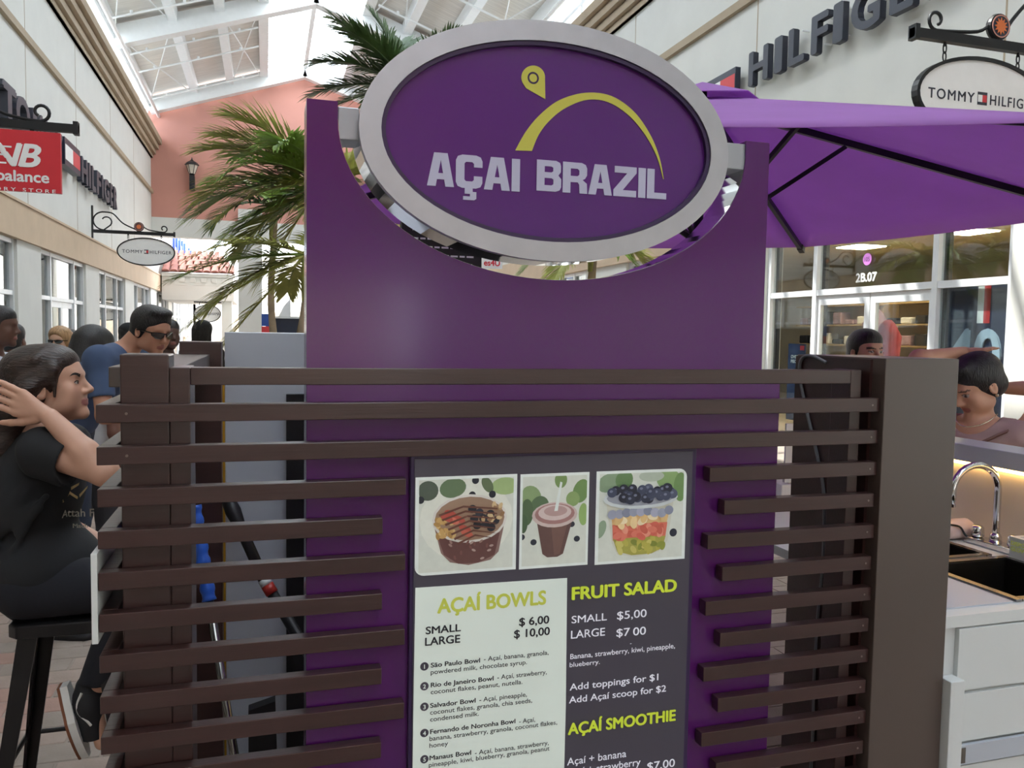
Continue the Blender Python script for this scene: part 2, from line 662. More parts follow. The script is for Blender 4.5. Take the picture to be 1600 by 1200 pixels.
we = thing('wall_end', None, None, (XC, YE, 0), kind='structure')
xw = float(atY(372, 300, YE)[0])
zc = 6.36
MB().prism([(XL - .6, zc), (XR + .6, zc), (XR + .6, zroof(XR + .6)), (XC, ZR), (XL - .6, zroof(XL - .6))], YE, YE + .4).build('gable', 'coral_wall', we)
MB().box(XL - .4, XR + .4, YE - .10, YE + .5, 5.55, zc).build('lintel_beam', 'white_wall', we)
MB().box(xw, xw + 1.0, YE - .15, YE + .55, 0, 6.9).build('column', 'white_wall', we)
MB().box(XR - 3.6, XR - 2.6, YE - .15, YE + .55, 0, 6.9).build('column', 'white_wall', we)

# unseen gable wall, added behind the camera to cut light from the near end
wn = thing('near_light_block', None, None, (XC, YS, 0), kind='structure')
MB().prism([(XL - .6, zc), (XR + .6, zc), (XR + .6, zroof(XR + .6)), (XC, ZR), (XL - .6, zroof(XL - .6))], YS - .4, YS).build('gable', 'coral_wall', wn)
MB().box(XL - .4, XR + .4, YS - .5, YS + .1, 5.55, zc).build('lintel_beam', 'white_wall', wn)
MB().box(XL - .4, -1.5, YS - .4, YS, 0, 5.549).build('light_block_panel', 'white_wall', wn)
MB().box(4.9, XR + .4, YS - .4, YS, 0, 5.549).build('light_block_panel', 'white_wall', wn)
MB().box(-1.5, 4.9, YS - .4, YS, 3.2, 5.549).build('light_block_panel', 'white_wall', wn)
MB().box(-1.5, 4.9, YS - 6, YS - 5.8, 0, 3.6).build('light_block_back', 'store_inside', wn)

# ------------------------------------------------------------------ roof: rafters, purlins, boards, glazed ridge, clerestory
rf = thing('ceiling', None, None, (XC, 20, 10), kind='structure')
RY0, RY1 = YS, YE
SKY = 1.72                                       # half width of the glazed ridge
for s in (-1, 1):
    xe = XC + s * (6.325 + 1.05)  # unseen eave lengthened outward to block sun through the clerestory
    for (xa_, xb_) in ((XC + s * SKY, xe),):
        m = MB()
        za, zb = zroof(xa_) + .42, zroof(xb_) + .42
        vs = [(xa_, RY0, za), (xb_, RY0, zb), (xb_, RY1, zb), (xa_, RY1, za), (xa_, RY0, za + .08), (xb_, RY0, zb + .08), (xb_, RY1, zb + .08), (xa_, RY1, za + .08)]
        m.add(vs, [(3, 2, 1, 0), (4, 5, 6, 7), (0, 1, 5, 4), (1, 2, 6, 5), (2, 3, 7, 6), (3, 0, 4, 7)])
        m.build('roof_deck', 'roof_deck', rf)
    for x in (SKY, 3.1, 4.55, 6.35):              # purlins run along the mall
        X = XC + s * x
        MB().bar((X, RY0, zroof(X) + .22), (X, RY1, zroof(X) + .22), .30 if x > SKY else .34, .42, up=(0, 0, 1)).build('purlin', 'white_steel', rf)
    # clerestory between cornice and eave
    X = XL - .02 if s < 0 else XR + .02
    ze = zroof(X)
    for z, h in ((ZC1 + .06, .14), (ze - .16, .20), (10.28, .10)):
        MB().box(X - .06, X + .06, RY0, RY1, z, z + h).build('clerestory_rail', 'white_steel', rf)
    for y in np.arange(RY0 + .5, RY1, 2.2):
        MB().box(X - .05, X + .05, y - .05, y + .05, ZC1, ze).build('clerestory_post', 'white_steel', rf)
    MB().box(X - .006, X + .006, RY0, RY1, ZC1 + .1, ze - .1).build('clerestory_pane', 'clear_glass', rf)
    MB().tube([(X - s * .35, RY0, 10.6), (X - s * .35, RY1, 10.6)], .07, 8).build('gutter_pipe', 'white_steel', rf, smooth=True)
for y in (YE - .35, 29.3, 20.3, 11.3, 2.3, -6.7, -15.7, -23.6):        # rafters follow the slope
    for s in (-1, 1):
        xe = XC + s * 6.35
        MB().bar((XC, y, ZR - .06), (xe, y, zroof(xe) - .06), .42, .62, up=(0, 0, 1)).build('rafter', 'white_steel', rf)
MB().bar((XC, RY0, ZR + .1), (XC, RY1, ZR + .1), .16, .3).build('ridge_bar', 'white_steel', rf)
for y in np.arange(RY0 + .3, RY1, 0.85):           # glazing bars and panes of the ridge
    for s in (-1, 1):
        xe = XC + s * SKY
        MB().bar((XC, y, ZR + .38), (xe, y, zroof(xe) + .42), .09, .10).build('glazing_bar', 'white_steel', rf)
        m = MB()
        a, b = (XC + s * .06, zroof(XC) + .40), (xe, zroof(xe) + .43)
        m.add([(a[0], y + .05, a[1]), (b[0], y + .05, b[1]), (b[0], y + .8, b[1]), (a[0], y + .8, a[1])], [(0, 1, 2, 3)])
        m.build('ridge_pane', 'clear_glass', rf)
for y in (36.6, 33.0, 27.6, 24.6, 31.0):           # sprinkler pipes with heads
    for s in (-1, 1):
        a, b = XC + s * 1.9, XC + s * 6.2
        m = MB().tube([(a, y, zroof(a) - .10), (b, y, zroof(b) - .10)], .035, 6)
        for t in (.15, .5, .85):
            x = a + (b - a) * t
            m.tube([(x, y, zroof(x) - .1), (x, y, zroof(x) - .0)], .05, 6)
        m.build('sprinkler_pipe', 'white_steel', rf)
for (y0, y1) in ((29.9, 37.2), (21, 28.8)):         # crossed wind-bracing rods
    for s in (-1, 1):
        for (u0, u1) in ((1.9, 3.0), (4.7, 6.2)):
            a, b = XC + s * u0, XC + s * u1
            MB().tube([(a, y0, zroof(a) + .05), (b, y1, zroof(b) + .05)], .022, 5).build('brace_rod', 'white_steel', rf)
            MB().tube([(b, y0, zroof(b) + .05), (a, y1, zroof(a) + .05)], .022, 5).build('brace_rod', 'white_steel', rf)

# ------------------------------------------------------------------ kiosk
mat('brown_wood', '39211f', 0.32, vary=0.16, scale=5, stretch=(0.5, 6, 9), bump=0.06, bscale=20, coat=0.4, coat_rough=0.16)
mat('brown_panel', '51443e', 0.40, vary=0.05, scale=3, coat=0.25, coat_rough=0.3)  # lighter brown, with the light on the end panel put into the colour
mat('purple_gloss', '561c62', 0.18, vary=0.03, scale=2, spec=0.4, coat=0.1, coat_rough=0.10)
mat('purple_face', '5a2474', 0.22, vary=0.03, scale=2, spec=0.4, coat=0.05)
mat('purple_edge', '35204a', 0.3, vary=0.05)
mat('brushed_metal', 'b4b4b9', 0.42, metal=0.85, vary=0.04, scale=20)
mat('grey_metal', 'a9abb0', 0.38, metal=0.5, vary=0.04)
mat('chrome', 'd9dadd', 0.06, metal=1.0, vary=0.0)
mat('steel', '8e8b86', 0.25, metal=1.0, vary=0.06, scale=15)
mat('dark_steel', '4f4a45', 0.3, metal=0.9, vary=0.08)
mat('lilac_print', 'bdbad2', 0.4, vary=0.02)
mat('yellow_print', 'c9c24e', 0.4, vary=0.02)
mat('slate_print', '48444f', 0.3, vary=0.02, emit=0.05)
mat('menu_light', 'c9d2ca', 0.3, vary=0.02, emit=0.20)
mat('menu_black', '22222a', 0.4, vary=0)
mat('menu_white', 'dcdce4', 0.4, vary=0, emit=0.2)
mat('menu_lime', 'c6d63c', 0.4, vary=0, emit=0.15)
mat('menu_olive', 'b7bd4c', 0.4, vary=0, emit=0.15)
mat('print', 'ffffff', 0.35, vary=0.04, scale=60, attr=True, emit=0.16)
mat('grey_laminate', 'b8bcc4', 0.35, vary=0.03, scale=2)
mat('white_laminate', 'd6d8d6', 0.35, vary=0.02, scale=2)
mat('black_matte', '121215', 0.5, vary=0.1)
mat('brass', 'c9a03c', 0.3, metal=0.8, vary=0.05)
mat('blue_plastic', '2c62c8', 0.35, vary=0.05)
mat('red_plastic', 'b03028', 0.4, vary=0.05)
mat('warm_wall', 'd8ccbc', 0.5, vary=0.02)
mat('grey_rubber', '6c6d70', 0.5, vary=0.05)
mat('pink_plastic', 'd9c3c0', 0.3, vary=0.03)
mat('screw', '7d706a', 0.4, metal=0.5, vary=0)

D = 1.60
SX0, SX1 = -0.291, 1.406
ZA, PITCHZ, SH, SD = 1.482, 0.0766, 0.033, 0.028
scr = thing('slat_screen', 'dark brown slatted wooden kiosk front with a post at each end', 'screen', (0.55, D, 0))


def slat(x0, x1, z, y0=D, y1=D + SD, name='slat'):
    return MB().box(x0, x1, y0, y1, z - SH, z).build(name, 'brown_wood', scr, bevel=0.0015)


for k in range(19):
    z = ZA - k * PITCHZ
    if z < 0.06:
        break
    if k < 2:
        slat(SX0, SX1, z)
        xs = [SX0 + .05, 1.385]
    else:
        lng = (k % 2 == 0)
        slat(SX0, 0.268 if lng else 0.222, z)
        slat(0.953 if lng else 0.993, SX1 - (0.0 if lng else 0.004), z)
        xs = [1.385]
    for x in xs:                                   # screw heads near the ends
        MB().lathe([(0.0026, 0), (0.0026, 0.0008), (0.0015, 0.0012)], (x, D - 0.0016, z - SH / 2), 8, 'y').build('screw_head', 'screw', scr)
    slat(SX0, SX0 + SD, z, D + SD + .0005, 2.60, 'side_slat')
slat(-0.135, 1.345, 1.548, 1.630, 1.665, 'top_rail')
MB().box(-0.256, -0.172, 1.630, 1.720, 0, 1.572).build('corner_post', 'brown_wood', scr, bevel=0.003)
MB().box(-0.1715, -0.1355, 1.630, 1.735, 0, 1.548).build('upright', 'brown_wood', scr, bevel=0.002)
MB().box(1.3455, 1.376, 1.630, 1.700, 0, 1.548).build('upright', 'brown_wood', scr, bevel=0.002)
MB().box(1.408, 1.626, 1.588, 1.925, 0, 1.578).build('end_panel', 'brown_panel', scr, bevel=0.002)
MB().box(1.400, 1.4075, 1.63, 1.92, 0, 1.574).build('end_shade', 'brown_wood', scr)  # thin darker sheet painting shade onto the panel's inner side
MB().box(-0.246, -0.128, 2.60, 2.70, 0, 1.583).build('back_post', 'brown_wood', scr, bevel=0.003)
MB().box(-0.29, -0.160, 1.722, 2.60, 1.505, 1.545).build('ledge', 'brown_panel', scr, bevel=0.002)
# bar counter on the stool side
bar = thing('bar_counter', 'white laminate bar counter edge at the stool side of the kiosk', 'counter', (-0.31, 2.1, 0))
MB().box(-0.303, -0.2925, 1.60, 2.62, 1.045, 1.212).build('fascia', 'white_laminate', bar, bevel=0.001)
MB().box(-0.256, -0.172, 1.730, 1.80, 0.0, 1.20).build('bar_support', 'brown_wood', bar)

# cabinet behind the slats, with a brass edge strip and a black box painting the shade of the gap
cab = thing('grey_cabinet', 'tall pale grey cabinet standing behind the slats beside the purple board', 'cabinet', (0.05, 2.9, 0))
MB().box(-0.121, 0.34, 2.66, 3.2, 0.0, 1.612).build('body', 'grey_laminate', cab, bevel=0.002)
MB().box(-0.1275, -0.1215, 2.655, 2.67, 0.0, 1.50).build('edge_strip', 'brass', cab)
MB().box(0.062, 0.16, 2.635, 2.66, 0.0, 1.42).build('gap_shade', 'black_matte', cab)
MB().box(-0.121, 0.06, 2.648, 2.659, 0.62, 0.635).build('shelf_edge', 'dark_steel', cab)

# broom and long black handle leaning against it
br_ = thing('broom', 'broom with ribbed blue grip and grey pole leaning behind the slats', 'broom', (-0.06, 2.35, 0))
a, b = atY(303, 790, 2.45), atY(327, 938, 2.40)
dn = (b - a) / np.linalg.norm(b - a)
pts, rs = [], []
for i in range(29):
    pts.append(a + (b - a) * i / 28)
    rs.append(0.0185 + (0.0025 if i % 4 < 2 else -0.001))
MB().tube(pts, rs, 12).build('grip', 'blue_plastic', br_, smooth=True)
t_end = b + dn * ((0.06 - b[2]) / dn[2])
MB().tube([b, t_end], 0.012, 10).build('pole', 'steel', br_, smooth=True)
MB().box(t_end[0] - .14, t_end[0] + .14, t_end[1] - .03, t_end[1] + .03, 0.0, 0.075).build('bristles', 'black_matte', br_)
hn = thing('squeegee', 'black ridged handle with a red and white label leaning on the grey cabinet', 'handle', (0.0, 2.5, 0))
a, b, c = atY(356, 780, 2.60), atY(412, 905, 2.52), atY(430, 935, 2.50)
MB().tube([a, a + (b - a) * .15, a + (b - a) * .3, a + (b - a) * .42, b], [0.020, 0.024, 0.019, 0.017, 0.017], 12).build('grip', 'black_matte', hn, smooth=True)
MB().tube([b, b + (c - b) * .3], 0.0185, 12).build('label_white', 'white_laminate', hn, smooth=True)
MB().tube([b + (c - b) * .3, b + (c - b) * .75], 0.0187, 12).build('label_red', 'red_plastic', hn, smooth=True)
dn = (c - b) / np.linalg.norm(c - b)
e = b + dn * ((0.07 - b[2]) / dn[2])
MB().tube([b + (c - b) * .75, e], 0.0165, 12).build('pole', 'black_matte', hn, smooth=True)
MB().box(e[0] - .16, e[0] + .16, e[1] - .025, e[1] + .025, 0.0, 0.07).build('blade', 'black_matte', hn)
bin_ = thing('dustpan', 'small black upright dustpan on the floor behind the slats', 'dustpan', (0.0, 2.45, 0))
p = atY(408, 1130, 2.42)
MB().add([(p[0] - .035, 2.38, 0.0), (p[0] + .055, 2.38, 0.0), (p[0] + .04, 2.40, p[2] + .07), (p[0] - .035, 2.40, p[2] + .05),
          (p[0] - .035, 2.46, 0.0), (p[0] + .055, 2.46, 0.0), (p[0] + .04, 2.44, p[2] + .07), (p[0] - .035, 2.44, p[2] + .05)],
         [(0, 1, 2, 3), (7, 6, 5, 4), (0, 4, 5, 1), (1, 5, 6, 2), (2, 6, 7, 3), (3, 7, 4, 0)]).build('pan', 'black_matte', bin_)

# ------------------------------------------------------------------ purple board with the oval sign
BY = 1.632
sb = thing('sign_board', 'tall glossy purple board with an oval shop sign set in its top', 'sign', (0.58, 1.68, 0))
XB0, XB1, ZT = 0.076, 1.099, 2.064
ca, cb, cx, cz = 0.4520, 0.294, 0.5865, 2.03
arc = ellipse(cx, cz, ca, cb, 48, math.pi, 2 * math.pi, closed=False)
m = MB()
vs, fs = [], []
outer = []
n = len(arc)
for i, (x, z) in enumerate(arc):
    outer.append((XB0 + (XB1 - XB0) * i / (n - 1), 1.530))
for y in (BY, BY + .10):
    vs += [(x, y, z) for x, z in arc] + [(x, y, z) for x, z in outer]
N2 = 2 * n
for i in range(n - 1):
    fs.append((n + i, n + i + 1, i + 1, i))
    fs.append((N2 + i, N2 + i + 1, N2 + n + i + 1, N2 + n + i))
    fs.append((i, i + 1, N2 + i + 1, N2 + i))
    fs.append((n + i + 1, n + i, N2 + n + i, N2 + n + i + 1))
m.add(vs, fs)
l0, r0 = arc[0], arc[-1]
for poly in ([(XB0, 1.530), (l0[0], l0[1]), (l0[0], ZT), (XB0, ZT)], [(XB1, 1.530), (XB1, ZT), (r0[0], ZT), (r0[0], r0[1])]):
    m.prism(poly, BY, BY + .10)
m.build('board', 'purple_gloss', sb)
MB().box(XB0, 1.150, BY, BY + .10, 0.0, 1.5295).build('lower_board', 'purple_gloss', sb, bevel=0.001)
m = MB()                                           # bright metal lining of the cut-out
vs, fs = [], []
for y, k in ((BY + .003, 1.001), (BY + .003, .998), (BY + .097, .998), (BY + .097, 1.001)):
    vs += [(cx + (x - cx) * k, y, cz + (z - cz) * k) for x, z in arc]
for q in range(4):
    q2 = (q + 1) % 4
    for i in range(n - 1):
        fs.append((q * n + i, q * n + i + 1, q2 * n + i + 1, q2 * n + i))
m.add(vs, fs)
m.build('cutout_lining', 'chrome', sb, smooth=False)
for (x0, x1, z0, z1) in ((0.135, 0.176, 1.993, 2.056), (0.986, 1.040, 2.000, 2.058)):
    MB().box(x0, x1, BY + .005, BY + .075, z0, z1).build('bracket', 'grey_metal', sb, bevel=0.002)
ox, oz, oa, ob = 0.575, 2.016, 0.403, 0.243
OY = 1.606
ring = ring_prism(MB(), ox, oz, oa, ob, oa - .043, ob - .040, OY, OY + .02).build('oval_ring', 'brushed_metal', sb, smooth=False)
ring_prism(MB(), ox, oz, oa - .0005, ob - .0005, oa - .012, ob - .012, OY + .0205, OY + .125).build('oval_side', 'chrome', sb, smooth=False)
ring_prism(MB(), ox, oz, oa - .0435, ob - .0405, oa - .052, ob - .049, OY + .004, OY + .026).build('inner_rim', 'purple_edge', sb)
FY = OY + .014
m = MB().prism(ellipse(ox, oz, oa - .046, ob - .043, 72), FY, FY + .008)
face = m.build('sign_face', 'purple_face', sb)
MB().prism(ellipse(ox, oz, oa - .013, ob - .013, 72), OY + .115, OY + .124).build('oval_back', 'grey_metal', sb)
RX, UZ = (1, 0, 0), (0, 0, 1)


def on(px, py, Y):
    p = atY(px, py, Y)
    return (float(p[0]), float(p[2]))


def flat(name, pts, Y, th, m, parent):
    """polygon with its corners read off the plane Y, standing th proud of it"""
    q = [on(x, y, Y) for x, y in pts]
    ar = sum(q[i][0] * q[(i + 1) % len(q)][1] - q[(i + 1) % len(q)][0] * q[i][1] for i in range(len(q)))
    if ar < 0:
        q = q[::-1]
    return MB().prism(q, Y - th, Y).build(name, m, parent)


def strip(name, A, B, Y, th, m, parent):
    a = [on(x, y, Y) for x, y in A]
    b = [on(x, y, Y) for x, y in B]
    n = len(a)
    vs = [(x, Y - th, z) for x, z in a] + [(x, Y - th, z) for x, z in b] + [(x, Y, z) for x, z in a] + [(x, Y, z) for x, z in b]
    fs = []
    for i in range(n - 1):
        fs += [(i, n + i, n + i + 1, i + 1), (i, i + 1, 2 * n + i + 1, 2 * n + i), (n + i + 1, n + i, 3 * n + i, 3 * n + i + 1)]
    fs += [(0, 2 * n, 3 * n, n), (n - 1, 2 * n - 1, 4 * n - 1, 3 * n - 1)]
    return MB().add(vs, fs).build(name, m, parent)


def spline(P, k=6):
    out = []
    n = len(P)
    for i in range(n - 1):
        p0, p1, p2, p3 = P[max(i - 1, 0)], P[i], P[i + 1], P[min(i + 2, n - 1)]
        for j in range(k):
            t = j / k
            out.append(tuple(0.5 * (2 * p1[d] + (p2[d] - p0[d]) * t + (2 * p0[d] - 5 * p1[d] + 4 * p2[d] - p3[d]) * t * t + (3 * p1[d] - p0[d] - 3 * p2[d] + p3[d]) * t ** 3) for d in range(len(p1))))
    out.append(tuple(P[-1]))
    return out


LY = FY - .0008
strip('yellow_arc', spline([(805, 235), (822, 205), (845, 178), (875, 156), (915, 145), (955, 150), (990, 174), (1015, 209), (1030, 245), (1037, 280)]),
      spline([(831, 236), (842, 210), (860, 187), (885, 168), (918, 156), (951, 160), (984, 182), (1010, 214), (1027, 247), (1036, 280)]), LY, .0006, 'yellow_print', face)
pin = [(833 + 18.5 * math.cos(t), 121 - 18.5 * math.sin(t)) for t in np.linspace(math.radians(-8), math.radians(208), 20)]
flat('map_pin', [(852, 155)] + pin + [(822, 138)], LY, .0006, 'yellow_print', face)
cxp, czp = on(833, 122, LY)
ring_prism(MB(), cxp, czp, .0122, .0122, .0085, .0085, LY - .0012, LY - .0007, 24).build('pin_ring', 'purple_edge', face)
# block letters of the sign, drawn on a 5 x 7 grid with cut corners
GL = {
    'A': [[(0, 0), (1.25, 7), (3.75, 7), (5, 0), (3.4, 0), (3.17, 1.45), (1.83, 1.45), (1.6, 0)], [(2.05, 2.75), (2.95, 2.75), (2.5, 5.5)]],
    'C': [[(0, 1.2), (0, 5.8), (0.35, 6.65), (1.2, 7), (3.8, 7), (4.65, 6.65), (5, 5.8), (5, 4.5), (3.4, 4.5), (3.4, 5.2), (3.1, 5.55), (1.9, 5.55), (1.6, 5.2), (1.6, 1.8), (1.9, 1.45), (3.1, 1.45), (3.4, 1.8), (3.4, 2.6), (5, 2.6), (5, 1.2), (4.65, .35), (3.8, 0), (1.2, 0), (.35, .35)]],
    'I': [[(0, 0), (0, 7), (1.6, 7), (1.6, 0)]],
    'B': [[(0, 0), (0, 7), (3.9, 7), (4.7, 6.6), (4.9, 5.9), (4.9, 4.5), (4.4, 3.7), (5, 2.9), (5, 1.1), (4.7, .35), (3.9, 0)], [(1.6, 4.3), (3.0, 4.3), (3.35, 4.6), (3.35, 5.4), (3.0, 5.65), (1.6, 5.65)], [(1.6, 1.35), (3.05, 1.35), (3.4, 1.65), (3.4, 2.7), (3.05, 3.0), (1.6, 3.0)]],
    'R': [[(0, 0), (0, 7), (3.9, 7), (4.7, 6.6), (5, 5.8), (5, 4.2), (4.6, 3.4), (4.1, 3.1), (5, 2.3), (5.1, 0), (3.5, 0), (3.4, 2.0), (3.1, 2.5), (1.6, 2.5), (1.6, 0)], [(1.6, 3.9), (3.05, 3.9), (3.4, 4.25), (3.4, 5.25), (3.05, 5.6), (1.6, 5.6)]],
    'Z': [[(0, 0), (0, 1.5), (2.9, 5.5), (.2, 5.5), (.2, 7), (4.9, 7), (4.9, 5.6), (2.0, 1.5), (4.9, 1.5), (4.9, 0)]],
    'L': [[(0, 0), (0, 7), (1.6, 7), (1.6, 1.45), (4.3, 1.45), (4.3, 0)]],
}
from mathutils.geometry import tessellate_polygon


def glyph(ch, x0, z0, kx, kz, Y, th, parent, m):
    loops = [[Vector((x0 + a * kx, 0, z0 + b * kz)) for a, b in lp] for lp in GL['C' if ch == 'Ç' else ch]]
    if ch == 'Ç':
        pass
    tri = tessellate_polygon([[Vector((v.x, v.z, 0)) for v in lp] for lp in loops])
    flatv = [v for lp in loops for v in lp]
    b = MB()
    vs = [(v.x, Y - th, v.z) for v in flatv] + [(v.x, Y, v.z) for v in flatv]
    fs = []
    for t in tri:
        a, c, d = (flatv[i] for i in t)
        s = (c.x - a.x) * (d.z - a.z) - (c.z - a.z) * (d.x - a.x)
        fs.append(t if s > 0 else t[::-1])
    o = 0
    nv = len(flatv)
    for lp in loops:
        k = len(lp)
        for i in range(k):
            fs.append((o + i, o + (i + 1) % k, nv + o + (i + 1) % k, nv + o + i))
        o += k
    b.add(vs, fs)
    if ch == 'Ç':
        w = [(1.7, -.0), (3.2, 0), (3.2, -.75), (3.9, -.75), (3.9, -2.2), (3.5, -2.5), (1.4, -2.5), (1.4, -1.75), (2.7, -1.75), (2.7, -1.2), (1.7, -1.2)]
        q = [(x0 + a * kx, z0 + c * kz) for a, c in w]
        b.prism(q[::-1], Y - th, Y)
    b.build('letter', m, parent)


def word(chars, px0, px1, pyb, pyt, Y, parent, m):
    x0, z0 = on(px0, pyb, Y)
    x1, _ = on(px1, pyb, Y)
    _, z1 = on(px0, pyt, Y)
    wid = {'I': 1.6, 'L': 4.3}
    tot = sum(wid.get(c, 5) for c in chars) + .32 * (len(chars) - 1)
    kx, kz = (x1 - x0) / tot, (z1 - z0) / 7
    x = 0
    for c in chars:
        glyph(c, x0 + x * kx, z0, kx, kz, Y, .0008, parent, m)
        x += wid.get(c, 5) + .32


word('AÇAI', 667, 812, 289.5, 237, LY, face, 'lilac_print')
word('BRAZIL', 838, 1041, 297.5, 249, LY, face, 'lilac_print')

# ------------------------------------------------------------------ menu display
md = thing('menu_display', 'tall menu display with three food photos and price lists on the kiosk front', 'menu', (0.6, 1.62, 0))
MY = 1.618
MB().box(0.2795, 0.926, MY - .004, BY - .0005, 0.25, 1.372).build('bezel', 'purple_edge', md, bevel=0.001)
panel = MB().box(0.287, 0.915, MY - .007, MY - .0045, 0.258, 1.365).build('panel', 'slate_print', md)
PY = MY - .0078


def rquad(name, c4, m, rad=None, y=PY, parent=panel):
    return flat(name, c4, y, .0006, m, parent)


def photo(name, c4, items, corner=None, label=None):
    """printed photograph: c4 = its corners in the picture (tl, tr, br, bl); items = blobs in 0..1 coordinates"""
    q = [on(x, y, PY) for x, y in c4]
    x0, x1 = (q[0][0] + q[3][0]) / 2, (q[1][0] + q[2][0]) / 2
    z1, z0 = (q[0][1] + q[1][1]) / 2, (q[2][1] + q[3][1]) / 2
    W, H = x1 - x0, z1 - z0
    b = MB()

    def pol(pts, col, lay):
        # clip to the frame
        pts = [(min(max(u, 0.035), .965), min(max(v, .03), .97)) for u, v in pts]
        b.add([(x0 + u * W, PY - .0007 - lay * .00006, z0 + v * H) for u, v in pts], [tuple(range(len(pts)))], col)
    R = 0.09
    border = []
    for (cxx, czz, a0, on_) in ((1 - R, 1 - R, 0, 'tr'), (R, 1 - R, 90, 'tl'), (R, R, 180, 'bl'), (1 - R, R, 270, 'br')):
        if corner == on_:
            border += [(cxx + R * math.cos(math.radians(a0 + t)), czz + R * math.sin(math.radians(a0 + t))) for t in (0, 18, 36, 54, 72, 90)]
        else:
            border += [{'tr': (1, 1), 'tl': (0, 1), 'bl': (0, 0), 'br': (1, 0)}[on_]]
    b.add([(x0 + u * W, PY - .0002, z0 + v * H) for u, v in border], [tuple(range(len(border)))], 'd2d8d4')
    pol([(.035, .03), (.965, .03), (.965, .97), (.035, .97)], 'c2c6bc', 0)
    for lay, it in enumerate(items):
        k = it[0]
        if k == 'e':
            _, u, v, a, c, rot, col = it
            ct, st = math.cos(math.radians(rot)), math.sin(math.radians(rot))
            pol([(u + a * math.cos(t) * ct - c * math.sin(t) * st * H / W, v + (a * math.cos(t) * st * W / H + c * math.sin(t) * ct)) for t in np.linspace(0, 2 * math.pi, 20, endpoint=False)], col, lay + 1)
        else:
            pol(it[1], it[2], lay + 1)
    o = b.build(name, 'print', panel, label=label)
    return o


rr = random.Random(4)
it = [('e', .50, .55, .46, .42, 0, 'cdcfc4'), ('e', .12, .86, .10, .10, 0, '4a5448'), ('e', .36, .88, .13, .10, 10, '5c6f52'), ('e', .88, .88, .14, .09, 0, '93a873'), ('e', .70, .90, .05, .09, 30, '5a684c')]
for (u, v) in ((.05, .77), (.55, .80), (.75, .80), (.58, .95)):
    it.append(('e', u, v, .035, .038, 0, '23262e'))
it += [('p', [(.18, .50), (.88, .52), (.82, .20), (.74, .12), (.52, .08), (.34, .12), (.25, .22)], '7b625c'), ('p', [(.22, .38), (.83, .40), (.78, .17), (.62, .10), (.42, .10), (.28, .2)], '5d3d3a'),
       ('e', .53, .56, .37, .25, 0, 'c6c2bb'), ('e', .53, .56, .345, .225, 0, '8e7460')]
for k in range(26):
    it.append(('e', .30 + rr.uniform(-.1, .10), .48 + rr.uniform(-.09, .09), .035, .022, rr.uniform(0, 180), rr.choice(('b6935c', 'a07c48', 'c4a670'))))
for (u, v) in ((.34, .62), (.42, .56), (.48, .46), (.36, .55), (.50, .41), (.30, .58)):
    it.append(('e', u, v, .065, .032, -25, rr.choice(('b55c4c', 'a84c40', 'c26a58'))))
for (u, v) in ((.55, .66), (.62, .62), (.66, .56), (.57, .56), (.73, .60), (.68, .50), (.78, .53), (.60, .49), (.74, .46)):
    it.append(('e', u, v, .042, .042, 0, rr.choice(('26272e', '32343e', '1e1e24'))))
for k in range(12):
    it.append(('e', .75 + rr.uniform(-.1, .10), .62 + rr.uniform(-.12, .08), .03, .02, rr.uniform(0, 180), rr.choice(('a98c66', '8a6a4c', 'c0a880'))))
for k in range(7):
    v = .72 - k * .05
    it.append(('p', [(.22 + .03 * k, v - .10), (.46 + .02 * k, v - .02), (.80 - .01 * k, v - .06), (.80, v - .075), (.46 + .02 * k, v - .04), (.23 + .03 * k, v - .12)], '5e3a30'))
for k in range(14):
    it.append(('e', rr.uniform(.28, .76), rr.uniform(.14, .34), .022, .012, rr.uniform(0, 180), rr.choice(('8a6e66', '6e4a44', 'a08a82'))))
photo('photo', [(649, 746), (808, 740.5), (806, 889), (648, 901)], it, 'bl', 'printed photo of a purple berry bowl with fruit')
it = [('e', .15, .75, .15, .13, 20, '7e9468'), ('e', .28, .66, .14, .10, 60, '54694c'), ('e', .10, .30 + .3, .09, .14, 0, '4c6044'), ('e', .88, .80, .12, .13, -20, '66824e'), ('e', .76, .72, .10, .08, 10, '7d935e'), ('e', .58, .93, .09, .09, 0, '6c8450'), ('e', .92, .55, .07, .12, 0, '84a060'), ('e', .05, .48, .06, .10, 0, '465a40')]
for (u, v) in ((.03, .34), (.20, .28), (.75, .45), (.83, .29)):
    it.append(('e', u, v, .045, .032, 0, '2a2e38'))
it += [('p', [(.24, .50), (.76, .50), (.63, .14), (.55, .11), (.40, .11), (.33, .15)], '5c4440'), ('p', [(.44, .50), (.70, .50), (.58, .14), (.50, .13)], '6a4f48'),
       ('e', .50, .56, .33, .135, 0, 'b9a7a2'), ('e', .50, .57, .29, .11, 0, '96706c'), ('e', .50, .585, .24, .085, 0, 'c0aeaa'), ('e', .51, .60, .17, .055, 0, 'a68a86'),
       ('p', [(.49, .60), (.54, .60), (.60, .90), (.57, .91)], 'c9d0cc')]
photo('photo', [(813, 741), (921, 737.5), (918, 882), (811, 890)], it, None, 'printed photo of a plastic cup of dark smoothie')
